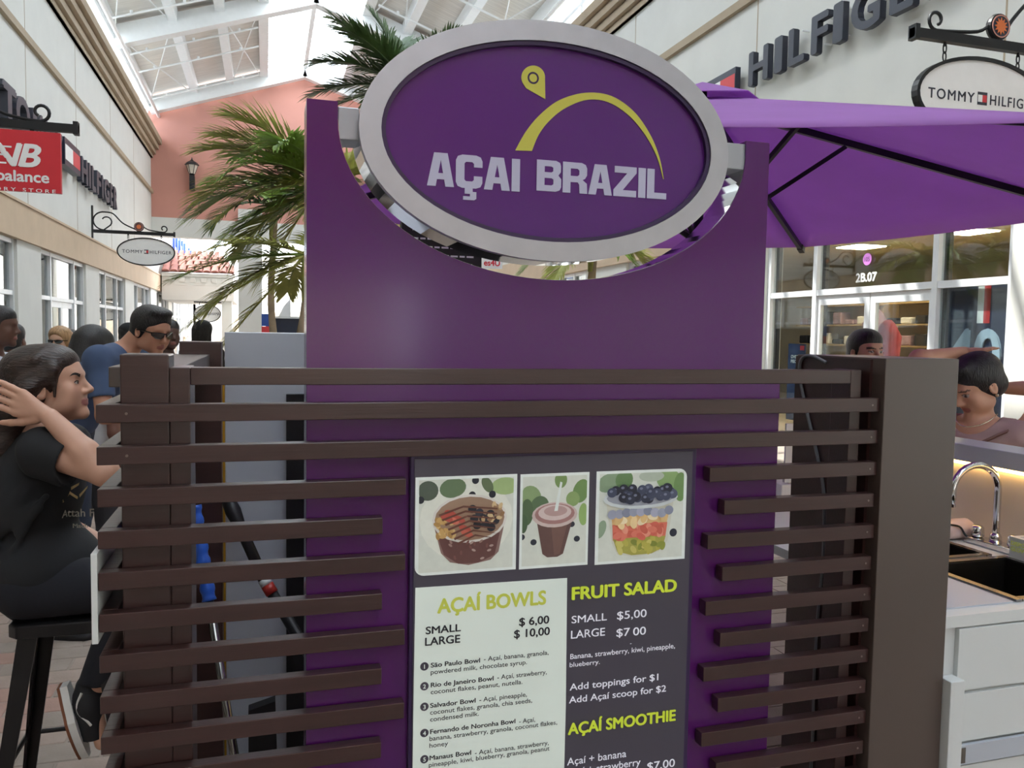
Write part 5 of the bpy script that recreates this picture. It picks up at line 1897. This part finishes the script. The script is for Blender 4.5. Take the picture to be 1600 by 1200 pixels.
def hair_cap(f, c, R, k, thick=.012, line=.0):
    """a cap of hair that leaves the face open"""
    def P(x, y, z):
        return np.array(c) + R @ (np.array([x, y, z]) * k)
    f.ell(P(0, -.018, .045), ((.078 + thick) * k, (.097 + thick) * k, (.084 + thick) * k), R, .01 * k)
    f.ell(P(0, .010, .066), ((.070 + thick) * k, (.080 + thick) * k, (.062 + thick) * k), R, .01 * k)
    f.ell(P(0, -.045, -.02), ((.070 + thick * .8) * k, (.064 + thick) * k, (.06) * k), R, .02 * k)
    f.cut(P(0, .125, -.025 - line), (.085 * k, .088 * k, .098 * k), R, .012 * k)
    f.cut(P(0, .06, -.085), (.11 * k, .085 * k, .075 * k), R, .012 * k)


def fingers(f, wrist, palm_dir, spread, normal, size=1.0, curl=0.5, k=.004, fan=1.0, thumb=.75):
    """palm and five separate fingers; palm_dir = towards the fingertips, spread = towards the thumb, normal = back of the hand"""
    w = np.array(wrist, float)
    d, t, n = (np.array(v, float) / np.linalg.norm(v) for v in (palm_dir, spread, normal))
    s = size
    kn = []
    for i, o in enumerate((.030, .010, -.010, -.028)):
        kn.append(w + d * (.088 - .006 * abs(i - 1)) * s + t * o * s)
    for q in kn:
        f.cone(w + (q - w) * .15, q, .016 * s, .0125 * s, .010)
    for i, q in enumerate(kn):
        L = (.040, .045, .042, .033)[i] * s
        a = q
        dd = d + t * (.10, .03, -.05, -.13)[i] * fan
        for j in range(3):
            dd = dd / np.linalg.norm(dd)
            b = a + dd * L * (1, .72, .55)[j]
            f.cone(a, b, (.0098, .0088, .0080)[j] * s, (.0088, .0080, .0068)[j] * s, k)
            a = b
            dd = dd - n * curl * (.6, .9, .8)[j]
    a = w + d * .025 * s + t * .024 * s
    dd = d * (1.4 - thumb) + t * thumb - n * .15
    for j in range(3):
        dd = dd / np.linalg.norm(dd)
        b = a + dd * (.040, .032, .025)[j] * s
        f.cone(a, b, (.0145, .0110, .0095)[j] * s, (.0110, .0095, .0078)[j] * s, .006)
        a = b
        dd = dd + d * .35 - n * .1


def shoe_simple(m, x, y, yaw, k=1.0):
    ca, sa = math.cos(yaw), math.sin(yaw)
    prof = [(-.07, .035), (.0, .038), (.10, .045), (.17, .040), (.195, .02)]
    vs, fs = [], []
    for (yy, w) in prof:
        h = .085 if yy < .03 else (.07 if yy < .12 else .045)
        for (px, pz) in ((-w, 0), (w, 0), (w * .9, h * .6), (0, h), (-w * .9, h * .6)):
            X = px
            vs.append((x + X * ca - yy * sa, y + X * sa + yy * ca, pz))
    for i in range(len(prof) - 1):
        for j in range(5):
            fs.append((i * 5 + j, i * 5 + (j + 1) % 5, i * 5 + 5 + (j + 1) % 5, i * 5 + 5 + j))
    fs.append((4, 3, 2, 1, 0))
    fs.append(tuple(range((len(prof) - 1) * 5, len(prof) * 5)))
    m.add(vs, fs)


def standing(label, eye, yaw, skin, shirt, pants, hairmat, hair='short', fem=False, head_yaw=0.0, head_pitch=0.0, head_roll=0.0, lean=0.0, h=.009,
             arms='down', lip='8a5a52', glasses=False, cap=None, brow=None, line=None, extra=None, sleeve=.62, wide=1.0, neck=.175, neckline=1.0, group='people in the mall'):
    """a whole standing person whose head centre (between the ears) lies at the point eye"""
    c = np.array(eye, float)
    R0 = rotm(yaw)
    RL = rotm(yaw, -lean)
    up = RL @ np.array([0, 0, 1.0])
    hb = c - RL @ np.array([0, .035, .0])                     # neck axis
    nb = hb - up * neck                                        # base of the neck
    pel = nb - up * .53
    kz = pel[2] / 0.93
    X, Yf = R0 @ np.array([1.0, 0, 0]), R0 @ np.array([0, 1.0, 0])
    YL_ = RL @ np.array([0, 1.0, 0])
    root = thing('person', label, 'person', (pel[0], pel[1], 0), group)
    sw = (.165 if fem else .19) * wide
    sh = [nb - up * .055 + X * s * sw for s in (-1, 1)]
    hipw = .095
    hips = [pel + X * s * hipw - np.array([0, 0, .03]) for s in (-1, 1)]
    foot = [np.array([pel[0], pel[1], 0]) + X * s * .11 + Yf * (-.02 + .03 * s) for s in (-1, 1)]
    knees = [(hips[i] + foot[i]) / 2 + Yf * .03 + np.array([0, 0, .03]) for i in (0, 1)]
    ank = [foot[i] + np.array([0, 0, .085]) for i in (0, 1)]
    if arms == 'down':
        el = [sh[i] + X * (-1, 1)[i] * .06 - up * .29 - Yf * .02 for i in (0, 1)]
        wr_ = [el[i] - np.array([0, 0, .25]) + Yf * .06 for i in (0, 1)]
    elif arms == 'bar':                                        # forearms forward, resting on a bar
        el = [sh[i] + X * (-1, 1)[i] * .07 + np.array([0, 0, -.27]) + Yf * .06 for i in (0, 1)]
        wr_ = [el[i] + Yf * .24 + np.array([0, 0, -.02]) - X * (-1, 1)[i] * .06 for i in (0, 1)]
    else:
        el, wr_ = arms(sh, X, Yf, up, c)
    allp = np.array([c + [0, 0, .16], *sh, *el, *wr_, *foot, *hips, *knees])
    lo, hi = allp.min(0) - .22, allp.max(0) + .22
    lo[2] = -.01
    RH = rotm(yaw + head_yaw, head_pitch, head_roll)

    def arm(f, i, r, upto=1.0, k=.03):
        f.cone(sh[i], sh[i] + (el[i] - sh[i]) * min(upto * 1.0, 1), .050 * r, .040 * r, k)

    f = Field(lo, hi, h)
    f.cone(hb - up * .02, nb + up * .0, .050 if not fem else .044, .058 if not fem else .05, .02)
    f.cone(sh[0], sh[1], .062, .062, .04)
    f.ell(nb - up * .17, (.155 * wide, .105 * wide, .185), RL, .05)
    f.ell(pel + up * .17, (.135 * wide, .098 * wide, .15), RL, .05)
    f.ell(pel, (.160 * wide, .115 * wide, .12), R0, .05)
    if fem:
        for s in (-1, 1):
            f.ell(nb - up * .19 + X * s * .075 + YL_ * .085, (.066, .058, .066), RL, .03)
    for i in (0, 1):
        arm(f, i, 1.0)
        f.cone(el[i], wr_[i], .039, .026, .02)
        d = wr_[i] - el[i]
        fingers(f, wr_[i], d, -X * (-1, 1)[i] * .3 + Yf * .8 + np.array([0, 0, .5]) * (arms == 'bar'), X * (-1, 1)[i], .95, .4)
        f.cone(hips[i], knees[i], .085, .058, .03)
        f.cone(knees[i], ank[i], .056, .038, .02)
        f.cone(ank[i], foot[i] + Yf * .12 + np.array([0, 0, .03]), .036, .03, .02)
    add_head(f, c, RH, 1.0, fem)
    skin_obj('body', f, 'skin', root, face_color(c, RH, 1.0, skin, lip, brow))
    # shirt
    g = Field(lo, hi, h)
    e = .013
    g.cone(sh[0], sh[1], .062 + e, .062 + e, .04)
    g.ell(nb - up * .17, (.155 * wide + e, .105 * wide + e, .185), RL, .05)
    g.ell(pel + up * .17, (.138 * wide + e, .101 * wide + e, .16), RL, .05)
    g.ell(pel + up * .02, (.160 * wide + e, .115 * wide + e, .10), R0, .05)
    if fem:
        for s in (-1, 1):
            g.ell(nb - up * .19 + X * s * .075 + YL_ * .085, (.066 + e, .058 + e, .066 + e), RL, .03)
    for i in (0, 1):
        q = sh[i] + (el[i] - sh[i]) * sleeve
        g.cone(sh[i], q, .052 + e, .047 + e, .03)
        ax = (el[i] - sh[i]) / np.linalg.norm(el[i] - sh[i])
        g.cut(q + ax * .06, (.075, .075, .06), None, .006)
    g.cut(nb + up * .055 + YL_ * .03 * neckline - up * .02 * (neckline - 1), (.068 * neckline, .080 * neckline, .062 * neckline ** 2), RL, .008)
    skin_obj('shirt', g, 'cloth', root, plain(shirt))
    g = Field(lo, hi, h * 1.2)
    g.ell(pel - np.array([0, 0, .02]), (.160 * wide + .010, .115 * wide + .010, .13), R0, .04)
    for i in (0, 1):
        g.cone(hips[i], knees[i], .097, .070, .03)
        g.cone(knees[i], ank[i], .069, .055, .02)
    skin_obj('trousers', g, 'cloth', root, plain(pants))
    m = MB()
    for i in (0, 1):
        shoe_simple(m, foot[i][0], foot[i][1], yaw)
    m.build('shoes', 'shoe_black', root, smooth=True)
    # hair
    def P(x, y, z):
        return c + RH @ np.array([x, y, z])
    if hair != 'bald':
        hf = Field(c - .40, c + .26, .006 if h < .008 else .008)
        th = {'short': .010, 'long': .016, 'bob': .024, 'curly': .030, 'crop': .008}[hair]
        hair_cap(hf, c, RH, 1.0, th, line if line is not None else (.016 if hair == 'crop' else .0))
        if hair == 'short':
            hf.ell(P(0, .055, .112), (.062, .050, .026), RH, .02)
        if hair in ('long', 'bob', 'curly'):
            dn = .22 if hair == 'long' else (.12 if hair == 'bob' else .13)
            for s in (-1, 1):
                hf.cone(P(s * .080, -.02, .02), P(s * .082, -.03, -dn), .030, .030, .02)
            hf.cone(P(0, -.085, .03), P(0, -.085, -dn), .06, .06, .03)
            hf.cone(P(.04, -.075, .03), P(.05, -.075, -dn), .05, .05, .03)
            hf.cone(P(-.04, -.075, .03), P(-.05, -.075, -dn), .05, .05, .03)
        skin_obj('hair', hf, hairmat, root)
    if cap:
        cf = Field(c - .26, c + .26, .008)
        cf.ell(P(0, -.012, .055), (.090, .108, .088), RH, .01)
        cf.plane(P(0, 0, .035), tuple(-(RH @ np.array([0, -.1, 1.0]))))
        cf.ell(P(0, .12, .045), (.070, .075, .010), RH, .01)
        skin_obj('cap', cf, 'cloth', root, plain(cap))
    if glasses:
        b = MB()
        for s in (-1, 1):
            pts_o = [P(s * u, y_, z_) for (u, y_, z_) in ((.006, .108, .016), (.030, .107, .020), (.054, .096, .018), (.064, .080, .014), (.062, .083, -.002), (.050, .098, -.014), (.026, .107, -.016), (.010, .108, -.004))]
            if s < 0:
                pts_o = pts_o[::-1]
            nrm = (RH @ np.array([0, 1, 0])) * .004
            n_ = len(pts_o)
            vs = [p_ + nrm for p_ in pts_o] + [p_ - nrm for p_ in pts_o]
            b.add(vs, [tuple(range(n_))[::-1], tuple(range(n_, 2 * n_))] + [(i, (i + 1) % n_, n_ + (i + 1) % n_, n_ + i) for i in range(n_)])
            b.tube([P(s * .064, .082, .012), P(s * .078, .03, .012), P(s * .080, -.01, .008)], .004, 6)
        b.tube([P(-.01, .110, .012), P(.01, .110, .012)], .004, 6)
        b.build('sunglasses', 'sunglass', root)
    if extra:
        extra(root, P, c, RH, nb, up, X, Yf, sh, YL_)
    return root


def along(px, py, dep):
    d = ray(px, py)
    return EYE + d * dep


# man with sunglasses leaning over the bar, looking down to the right
standing('person in a blue t-shirt and dark sunglasses leaning over the kiosk bar', along(236, 518, 4.25), math.radians(-108), 'b07f66', '3f4f6c', '2f3a4c', 'hair_black', 'short',
         head_yaw=math.radians(-26), head_pitch=math.radians(-13), lean=math.radians(40), h=.0065, arms='bar', glasses=True, lip='8a5248', wide=1.08, neck=.165)
# two men at the picture's left edge
standing('person in a white t-shirt standing in profile at the left edge', along(-2, 512, 4.9), math.radians(-95), '5a3d31', 'c9ccd6', '2a2c34', 'hair_black', 'crop', head_yaw=0, h=.008)
standing('person in a turquoise shirt standing with back turned near the left edge', along(20, 532, 6.2), math.radians(20), '6b4738', '7cc0d8', '2c3038', 'hair_black', 'crop', h=.009, head_yaw=math.radians(-30))
standing('person in dark sunglasses and a grey-beige top facing the camera', along(94, 534, 7.3), math.radians(165), 'c49a80', 'a9a39a', '3a3c44', 'hair_blonde', 'long', fem=True, h=.009, glasses=True)
standing('person in a pale grey top with head bowed beside the blue t-shirt', along(146, 545, 5.2), math.radians(-40), '6a4638', 'b9b8ba', '2c2c32', 'hair_black', 'bob', fem=True, h=.009, head_pitch=math.radians(-20), wide=1.1)
standing('person in a dark grey top half hidden behind the one in pale grey', along(109, 536, 8.6), math.radians(10), '5a3d31', '3a3a40', '2c2c32', 'hair_black', 'bob', h=.010)
standing('person in a black baseball cap standing behind the blue t-shirt', along(203, 524, 9.0), math.radians(-60), '8a6654', '6a7078', '2c2c32', 'hair_black', 'crop', h=.010, cap='1c1d20')



standing('person in a black t-shirt standing just behind the leaning blue t-shirt', along(263, 524, 6.6), math.radians(-150), '4a3128', '17181b', '2c2c32', 'hair_black', 'crop', h=.010)
standing('person in black standing far off with back turned beside the palm fronds', along(317, 521, 9.5), math.radians(-20), '5a3d31', '1b1b1e', '2c2c32', 'hair_curly', 'curly', h=.010)
# young man behind the end panel
standing('person in a dark shirt looking over the top of the dark end panel', along(1352, 551, 4.6), math.radians(172), 'b98a72', '2a2d36', '24262e', 'hair_black', 'crop', h=.0065,
         head_yaw=math.radians(6), brow=.0042, line=.026)


# woman with raised arms beside the sink
def up_arms(sh, X, Yf, up, c):
    el = [sh[0] + np.array([0, 0, .20]) - X * .04 - Yf * .13, c + Yf * .215 + X * .13 + np.array([0, 0, .105])]
    wr_ = [c - X * .05 - Yf * .155 + np.array([0, 0, -.01]), c + X * .07 - Yf * .02 + np.array([0, 0, .135])]
    return el, wr_


def necklace(root, P, c, RH, nb, up, X, Yf, sh, YL_):
    pts = [nb + X * .075 * math.cos(t) + YL_ * (.016 + .092 * max(0, math.sin(t))) - up * (.0 + .055 * max(0, math.sin(t))) + up * .035 for t in np.linspace(.35, math.pi + .1, 20)]
    MB().tube(pts, .0025, 6).build('necklace', 'jewel', root)
    b = MB()
    b.lathe([(.006, 0), (.006, .006)], tuple(P(-.082, -.002, -.038)), 8, 'x')
    b.build('earring', 'jewel', root)
    a_, b_ = sh[0] + up * .055, nb - up * .42 + X * .10 + YL_ * .12
    md_ = nb - up * .14 + YL_ * .165 - X * .02
    MB().tube(spline([tuple(a_), tuple(nb - up * .05 + YL_ * .112 - X * .11), tuple(md_), tuple(b_)]), .007, 6).build('bag_strap', 'leather', root)


mat('leather', '6e4a40', 0.6, vary=0.1)
standing('person in a dusty pink top with both arms raised behind the head', along(1527, 603, 3.35), math.radians(108), 'cf9c80', 'b39590', '3a3c44', 'hair_black', 'short', fem=True, head_yaw=math.radians(-24),
         head_pitch=math.radians(-30), h=.0065, arms=up_arms, sleeve=.12, extra=necklace, wide=1.05, lip='9c5a54', brow=.003, neck=.145, neckline=1.35)

# ------------------------------------------------------------------ the seated woman on the metal stool
STX, STY, STZ = -0.595, 2.88, 0.72
stl = thing('bar_stool', 'black metal bar stool under the seated person in black', 'stool', (STX, STY, 0))
mat('stool_metal', '1f1e20', 0.35, metal=0.5, vary=0.08)
s_ = .155
seat = MB()
ringp = lambda r, z, rr: [(STX + r * sx * (1 if i else .82), STY + r * sy * (.82 if i else 1), z) for (sx, sy) in ((1, 1), (-1, 1), (-1, -1), (1, -1)) for i in ((0, 1) if sx * sy < 0 else (1, 0))]
R1, R2, R3 = ringp(s_, STZ - .045, 0), ringp(s_, STZ - .006, 0), ringp(s_ - .012, STZ, 0)
vs = R1 + R2 + R3
n = 8
fs = [tuple(range(16, 24))]
for k in range(2):
    for i in range(n):
        j = (i + 1) % n
        fs.append((k * n + i, k * n + j, k * n + n + j, k * n + n + i))
fs.append(tuple(range(7, -1, -1)))
seat.add(vs, fs).build('seat', 'stool_metal', stl, bevel=.004)
ft = []
for (sx, sy) in ((-1, -1), (1, -1), (1, 1), (-1, 1)):
    a = Vector((STX + sx * (s_ - .025), STY + sy * (s_ - .025), STZ - .046))
    b = Vector((STX + sx * (s_ + .06), STY + sy * (s_ + .06), 0.0))
    ft.append((a, b))
    m = MB()
    w0, w1 = .055, .032                                  # folded sheet leg, wide at the top
    vs = []
    for (p, w) in ((a, w0), (b, w1)):
        vs += [p + Vector((0, 0, 0)), p + Vector((-sx * w, 0, 0)), p + Vector((-sx * w, -sy * .008, 0)), p + Vector((-sx * .008, -sy * .008, 0)), p + Vector((-sx * .008, -sy * w, 0)), p + Vector((0, -sy * w, 0))]
    fs = [(0, 1, 2, 3, 4, 5), (11, 10, 9, 8, 7, 6)] + [(i, (i + 1) % 6, 6 + (i + 1) % 6, 6 + i) for i in range(6)]
    m.add(vs, fs).build('leg', 'stool_metal', stl)
for i in range(4):
    a = ft[i][0].lerp(ft[i][1], .66)
    b = ft[(i + 1) % 4][0].lerp(ft[(i + 1) % 4][1], .66)
    MB().tube([a, b], .008, 8).build('foot_rail', 'stool_metal', stl)


def A3(px, py, Y):
    return np.array(atY(px, py, Y), float)


WY = 2.88
wm = thing('person', 'person in a black t-shirt sitting on the bar stool, hand behind head', 'person', (STX, STY, 0), 'people in the mall')
hc = A3(80, 606, WY - .01)
RH = rotm(math.radians(-97), math.radians(11), math.radians(-2))
RT = rotm(math.radians(-106), math.radians(-4))
Xr, Yf_, Up = RT @ np.array([1.0, 0, 0]), RT @ np.array([0, 1.0, 0]), RT @ np.array([0, 0, 1.0])
nb = A3(66, 680, WY)
pel = np.array([nb[0] + .0, WY, STZ + .128])
shR, shL = A3(66, 703, WY - .16), nb - Up * .05 - Xr * .165
elR, wrR = A3(163, 738, WY - .24), A3(78, 652, WY - .185)
elL, wrL = shL - Up * .28 - Yf_ * .01, shL - Up * .37 + Yf_ * .21
hipR, hipL = pel + Xr * .09 - np.array([0, 0, .03]), pel - Xr * .09 - np.array([0, 0, .03])
knR = np.array([hipR[0] + .31, hipR[1] - .02, STZ + .085])
knL = np.array([hipL[0] + .33, hipL[1] + .05, STZ + .085])
heel, toe = A3(121, 1078, WY - .10), A3(150, 1176, WY - .10)
ankR = heel + np.array([.055, 0, .02])
ankL = ankR + np.array([.03, .24, -.03])
h = .0045
lo = np.array([hc[0] - .30, WY - .36, .25])
hi = np.array([knR[0] + .14, WY + .36, hc[2] + .16])
f = Field(lo, hi, h)
f.cone(hc - RH @ np.array([0, .035, .03]), nb, .045, .050, .02)
f.cone(nb - Up * .01, shR, .045, .050, .03)
f.cone(nb - Up * .01, shL, .045, .050, .03)
f.ell(nb - Up * .17, (.145, .098, .18), RT, .05)
f.ell((nb - Up * .40 + pel) / 2, (.130, .095, .16), RT, .05)
f.ell(pel, (.165, .125, .115), RT, .05)
f.cone(shR, elR, .046, .040, .02)
f.cone(elR, elR + (wrR - elR) * .35, .040, .039, .015)
f.cone(elR + (wrR - elR) * .35, wrR, .039, .0265, .015)
f.cone(shL, elL, .046, .038, .02)
f.cone(elL, wrL, .038, .026, .02)
fingers(f, wrL, wrL - elL, Xr * .5 + Up, np.array([0, 0, 1.0]), .95, .4)
tip = A3(8, 622, WY - .165)
fingers(f, wrR + (wrR - elR) / np.linalg.norm(wrR - elR) * .012, tip - wrR, np.array([-.25, .0, -1.0]), np.array([.25, -1.0, .35]), 1.06, .16, .003, fan=.6, thumb=.55)
for (a, b, c_, d) in ((hipR, knR, ankR, heel), (hipL, knL, ankL, ankL)):
    f.cone(a, b, .088, .062, .03)
    f.cone(b, c_, .058, .036, .02)
f.cone(ankR, heel + np.array([.03, 0, .0]), .036, .03, .01)
f.cone(heel + np.array([.03, 0, .0]), toe + np.array([.018, 0, .03]), .03, .022, .01)
f.cone(ankL, ankL + np.array([.12, 0, -.03]), .036, .03, .01)
add_head(f, hc, RH, 1.0, True)
skin_obj('body', f, 'skin', wm, face_color(hc, RH, 1.0, 'c89a82', 'a86a64'))


def wrapped(fld, name, pts, faces, dirv, m, parent, off=.0012, label=None):
    """lay a flat patch on the skin: every point slides along dirv until it meets the surface"""
    P = np.array(pts, float)
    d = np.array(dirv, float)
    d /= np.linalg.norm(d)
    P = P - d * .10
    done = np.zeros(len(P), bool)
    for _ in range(220):
        ix = np.clip((P - fld.lo) / fld.h, 0, np.array(fld.F.shape) - 1.001)
        i0 = ix.astype(int)
        t = ix - i0
        v = 0
        for a in (0, 1):
            for b in (0, 1):
                for c_ in (0, 1):
                    w = (t[:, 0] if a else 1 - t[:, 0]) * (t[:, 1] if b else 1 - t[:, 1]) * (t[:, 2] if c_ else 1 - t[:, 2])
                    v = v + w * fld.F[i0[:, 0] + a, i0[:, 1] + b, i0[:, 2] + c_]
        done |= v < off
        if done.all():
            break
        P[~done] += d * .0012
    mb = MB()
    mb.add(P, faces)
    return mb.build(name, m, parent, label=label)


def hl(x, z):
    return hc + RH @ np.array([x, .085, z])


def band(A, B):
    n = len(A)
    return [hl(*a) for a in A] + [hl(*b) for b in B], [(i, i + 1, n + i + 1, n + i) for i in range(n - 1)]


vd = RH @ np.array([-.55, -.83, 0])
for s in (1,):
    pts, fs = band(spline([(s * .012, .0255), (s * .022, .0285), (s * .036, .0325), (s * .047, .0305), (s * .056, .0235)], 5), spline([(s * .013, .0165), (s * .023, .0195), (s * .036, .0245), (s * .047, .0255), (s * .057, .0225)], 5))
    wrapped(f, 'eyebrow', pts, fs, vd, 'brow', wm)
    up_ = spline([(s * .0185, .0005), (s * .025, .0045), (s * .033, .0055), (s * .040, .0045), (s * .0465, .0010)], 5)
    lo_ = spline([(s * .0185, .0000), (s * .025, -.0015), (s * .033, -.0030), (s * .040, -.0015), (s * .0460, .0020)], 5)
    pts, fs = band(up_, lo_)
    wrapped(f, 'eye', pts, fs, vd, 'eye_white', wm, .0016)
    ir = [(s * .0290 + .0050 * math.cos(t), .0012 + .0042 * math.sin(t)) for t in np.linspace(0, 2 * math.pi, 14, endpoint=False)]
    wrapped(f, 'iris', [hl(*q) for q in ir], [tuple(range(14))], vd, 'eye_dark', wm, .0022)
    lid = [(x, z + .0026) for x, z in up_]
    pts, fs = band(lid, [(x, z - .0006) for x, z in up_])
    wrapped(f, 'eyelash', pts, fs, vd, 'brow', wm, .0028)

# t-shirt
g = Field(lo, hi, h)
e = .016
g.cone(nb - Up * .03, shR, .052, .062, .03)
g.cone(nb - Up * .03, shL, .052, .062, .03)
g.ell(nb - Up * .17, (.150 + e, .106 + e, .185), RT, .05)
g.ell((nb - Up * .42 + pel) / 2 - Yf_ * .006, (.140 + e, .108 + e, .18), RT, .05)
g.ell(pel + Up * .02 + Yf_ * .012, (.168 + e, .135 + e, .115), RT, .05)
for (a, b) in ((shR, elR), (shL, elL)):
    ax = (b - a) / np.linalg.norm(b - a)
    q = a + (b - a) * .45
    g.cone(a, q, .064, .064, .03)
    g.cone(a - np.array([0, 0, .03]), q - np.array([0, 0, .035]) - ax * .02, .055, .052, .02)
    g.cut(q + ax * .055, (.082, .082, .085), None, .004)
g.cut(nb + Up * .05 + Yf_ * .03, (.062, .075, .060), RT, .006)
rf_ = random.Random(2)
for k in range(16):                                     # folds of the loose cloth
    t = rf_.uniform(0, 1)
    a = pel + Up * rf_.uniform(.02, .30) + Xr * .15 + Yf_ * rf_.uniform(-.11, .12)
    b = a - Up * rf_.uniform(.05, .12) - Yf_ * rf_.uniform(.03, .09)
    g.cone(a, b, .009, .004, .022)
skin_obj('shirt', g, 'cloth', wm, plain('1d1e21'))
# print on the chest of the shirt
pd = Yf_ * -.55 - Xr * .83
o0 = A3(117, 822, WY - .20)
for (body, dz, cap_, w_, m_) in (('Attah F', 0.0, .026, .105, 'shirt_cream'), ('Mach', -.036, .014, .045, 'shirt_cream')):
    mat('shirt_cream', 'b8b2a4', .8, vary=.2, scale=60)
    me, co = text_mesh(body, .012)
    kx = w_ / (co[:, 0].max() - co[:, 0].min())
    Rr = np.array([.98, -.2, 0])
    P = o0[None] + ((co[:, 0] - co[:, 0].min()) * kx + (0 if dz == 0 else .04))[:, None] * Rr[None] + ((co[:, 1] * cap_ / CAP) + dz)[:, None] * np.array([0, 0, 1.0])[None]
    fsx = [tuple(p.vertices) for p in me.polygons]
    wrapped(g, 'shirt_print', P, fsx, np.array([-.45, .9, 0]), m_, wm, .0012)
mat('shirt_gold', 'b29a6a', .8, vary=.2, scale=60)
for (x0, z0, x1, z1) in ((.0, .05, .03, .075), (.03, .072, .055, .055), (.035, .085, .06, .10), (.062, .06, .085, .09)):
    q = [o0 + np.array([a_ * .98, -a_ * .2, b_]) for a_, b_ in ((x0, z0), (x1, z1), (x1 + .002, z1 + .008), (x0 - .001, z0 + .01))]
    wrapped(g, 'shirt_print', q, [(0, 1, 2, 3)], np.array([-.45, .9, 0]), 'shirt_gold', wm, .0012)
# trousers
g = Field(lo, hi, .006)
g.ell(pel - np.array([0, 0, .03]), (.172, .135, .085), RT, .04)
for (a, b, c_) in ((hipR, knR, ankR), (hipL, knL, ankL)):
    g.cone(a, b, .100, .074, .03)
    g.cone(b, c_, .072, .052, .02)
    ax = (c_ - b) / np.linalg.norm(c_ - b)
    g.cut(c_ + ax * .03, (.07, .07, .04), None, .004)
g.plane((0, 0, STZ + .001), (0, 0, -1)) if False else None
skin_obj('trousers', g, 'cloth', wm, plain('191a22'))
# canvas shoe, heel raised, toe down on the rail
for (hl_, tp_) in ((heel, toe), (heel + (ankL - ankR), toe + (ankL - ankR))):
    ax = (tp_ - hl_) / np.linalg.norm(tp_ - hl_)
    ax3 = Vector(ax)
    sd = Vector((0, 1, 0))
    dn = ax3.cross(sd).normalized()                    # sole side
    if dn.x > 0:
        dn = -dn
    L = float(np.linalg.norm(tp_ - hl_)) + .03
    o3 = Vector(hl_)

    def outline(t):
        return .030 + .014 * math.sin(math.pi * min(1, t * 1.1)) * (1 if t > .4 else .6) if t < .97 else .018
    for (nm, d0, d1, m_, ex) in (('outsole', .040, .048, 'gum_sole', .004), ('midsole', .018, .0395, 'shoe_white', .004)):
        mb = MB()
        vs = []
        ts = np.linspace(0, 1, 12)
        per = [(t, 1) for t in ts] + [(t, -1) for t in ts[::-1]]
        for dd in (d0, d1):
            vs += [o3 + ax3 * (t * L - .03) + sd * (sg * (outline(t) + ex) * (math.sin(math.pi * min(max(t, .06), .96)) ** .25)) + dn * dd for t, sg in per]
        n = len(per)
        fs = [tuple(range(n)), tuple(range(2 * n - 1, n - 1, -1))] + [(i, (i + 1) % n, n + (i + 1) % n, n + i) for i in range(n)]
        mb.add(vs, fs).build(nm, m_, wm)
    sf = Field(np.array(o3) - .16, np.array(o3) + .30, .006)
    sf.cone(o3 - dn * .035, o3 + ax3 * .05 - dn * .018, .040, .042, .02)
    sf.cone(o3 + ax3 * .05 - dn * .018, o3 + ax3 * (L - .075) + dn * .0, .042, .034, .03)
    sf.plane(tuple(o3 + dn * .018), tuple(dn))
    sf.plane(tuple(o3 - dn * .068), tuple(-dn))
    skin_obj('shoe_upper', sf, 'shoe_black', wm)
    st = [o3 + ax3 * t_ - dn * z_ + Vector((0, -.040, 0)) for t_, z_ in ((.0, .02), (.03, .0), (.06, -.003), (.09, .012), (.11, .02))]
    MB().tube(spline([tuple(q) for q in st], 4), .004, 6).build('shoe_stripe', 'shoe_white', wm)

# long brown hair swept back and held behind the neck
hf = Field(hc - np.array([.26, .20, .46]), hc + np.array([.18, .20, .17]), h)


def P(x, y, z):
    return hc + RH @ np.array([x, y, z])


hf.ell(P(0, -.022, .045), (.089, .105, .097), RH, .01)
hf.ell(P(0, .012, .070), (.081, .084, .067), RH, .01)
hf.ell(P(0, -.045, .070), (.090, .090, .074), RH, .01)
hf.ell(P(0, -.055, -.005), (.078, .072, .070), RH, .02)
hf.cut(P(0, .128, -.030), (.10, .080, .105), RH, .010)
hf.cut(P(0, .062, -.090), (.14, .070, .080), RH, .010)
hf.cut(P(.085, .002, -.026), (.032, .020, .036), RH, .006)
for s in (-1, 1):
    hf.cone(P(s * .074, .046, .05), P(s * .071, .030, -.032), .012, .004, .008)
for s in (-1, 1):
    hf.cone(P(s * .070, .040, .055), P(s * .082, -.04, .0), .018, .026, .02)
    hf.cone(P(s * .082, -.04, .01), P(s * .05, -.12, -.06), .026, .036, .03)
tail = [P(0, -.10, .0), A3(12, 640, WY - .02), A3(4, 690, WY - .02), A3(6, 740, WY), A3(10, 790, WY + .02)]
rr_ = [.066, .062, .055, .045, .020]
for i in range(4):
    hf.cone(tail[i], tail[i + 1], rr_[i], rr_[i + 1], .03)
for k in range(9):
    a = -1.2 + k * .3
    hf.cone(P(.090 * math.sin(a), .03 * math.cos(a) - .01, .125 - .03 * abs(a)), tail[1] + np.array([-.01 + .01 * (k % 3), -.05 + .012 * k, .01 * (k % 2)]), .010, .016, .018)
skin_obj('hair', hf, 'hair_brown', wm)
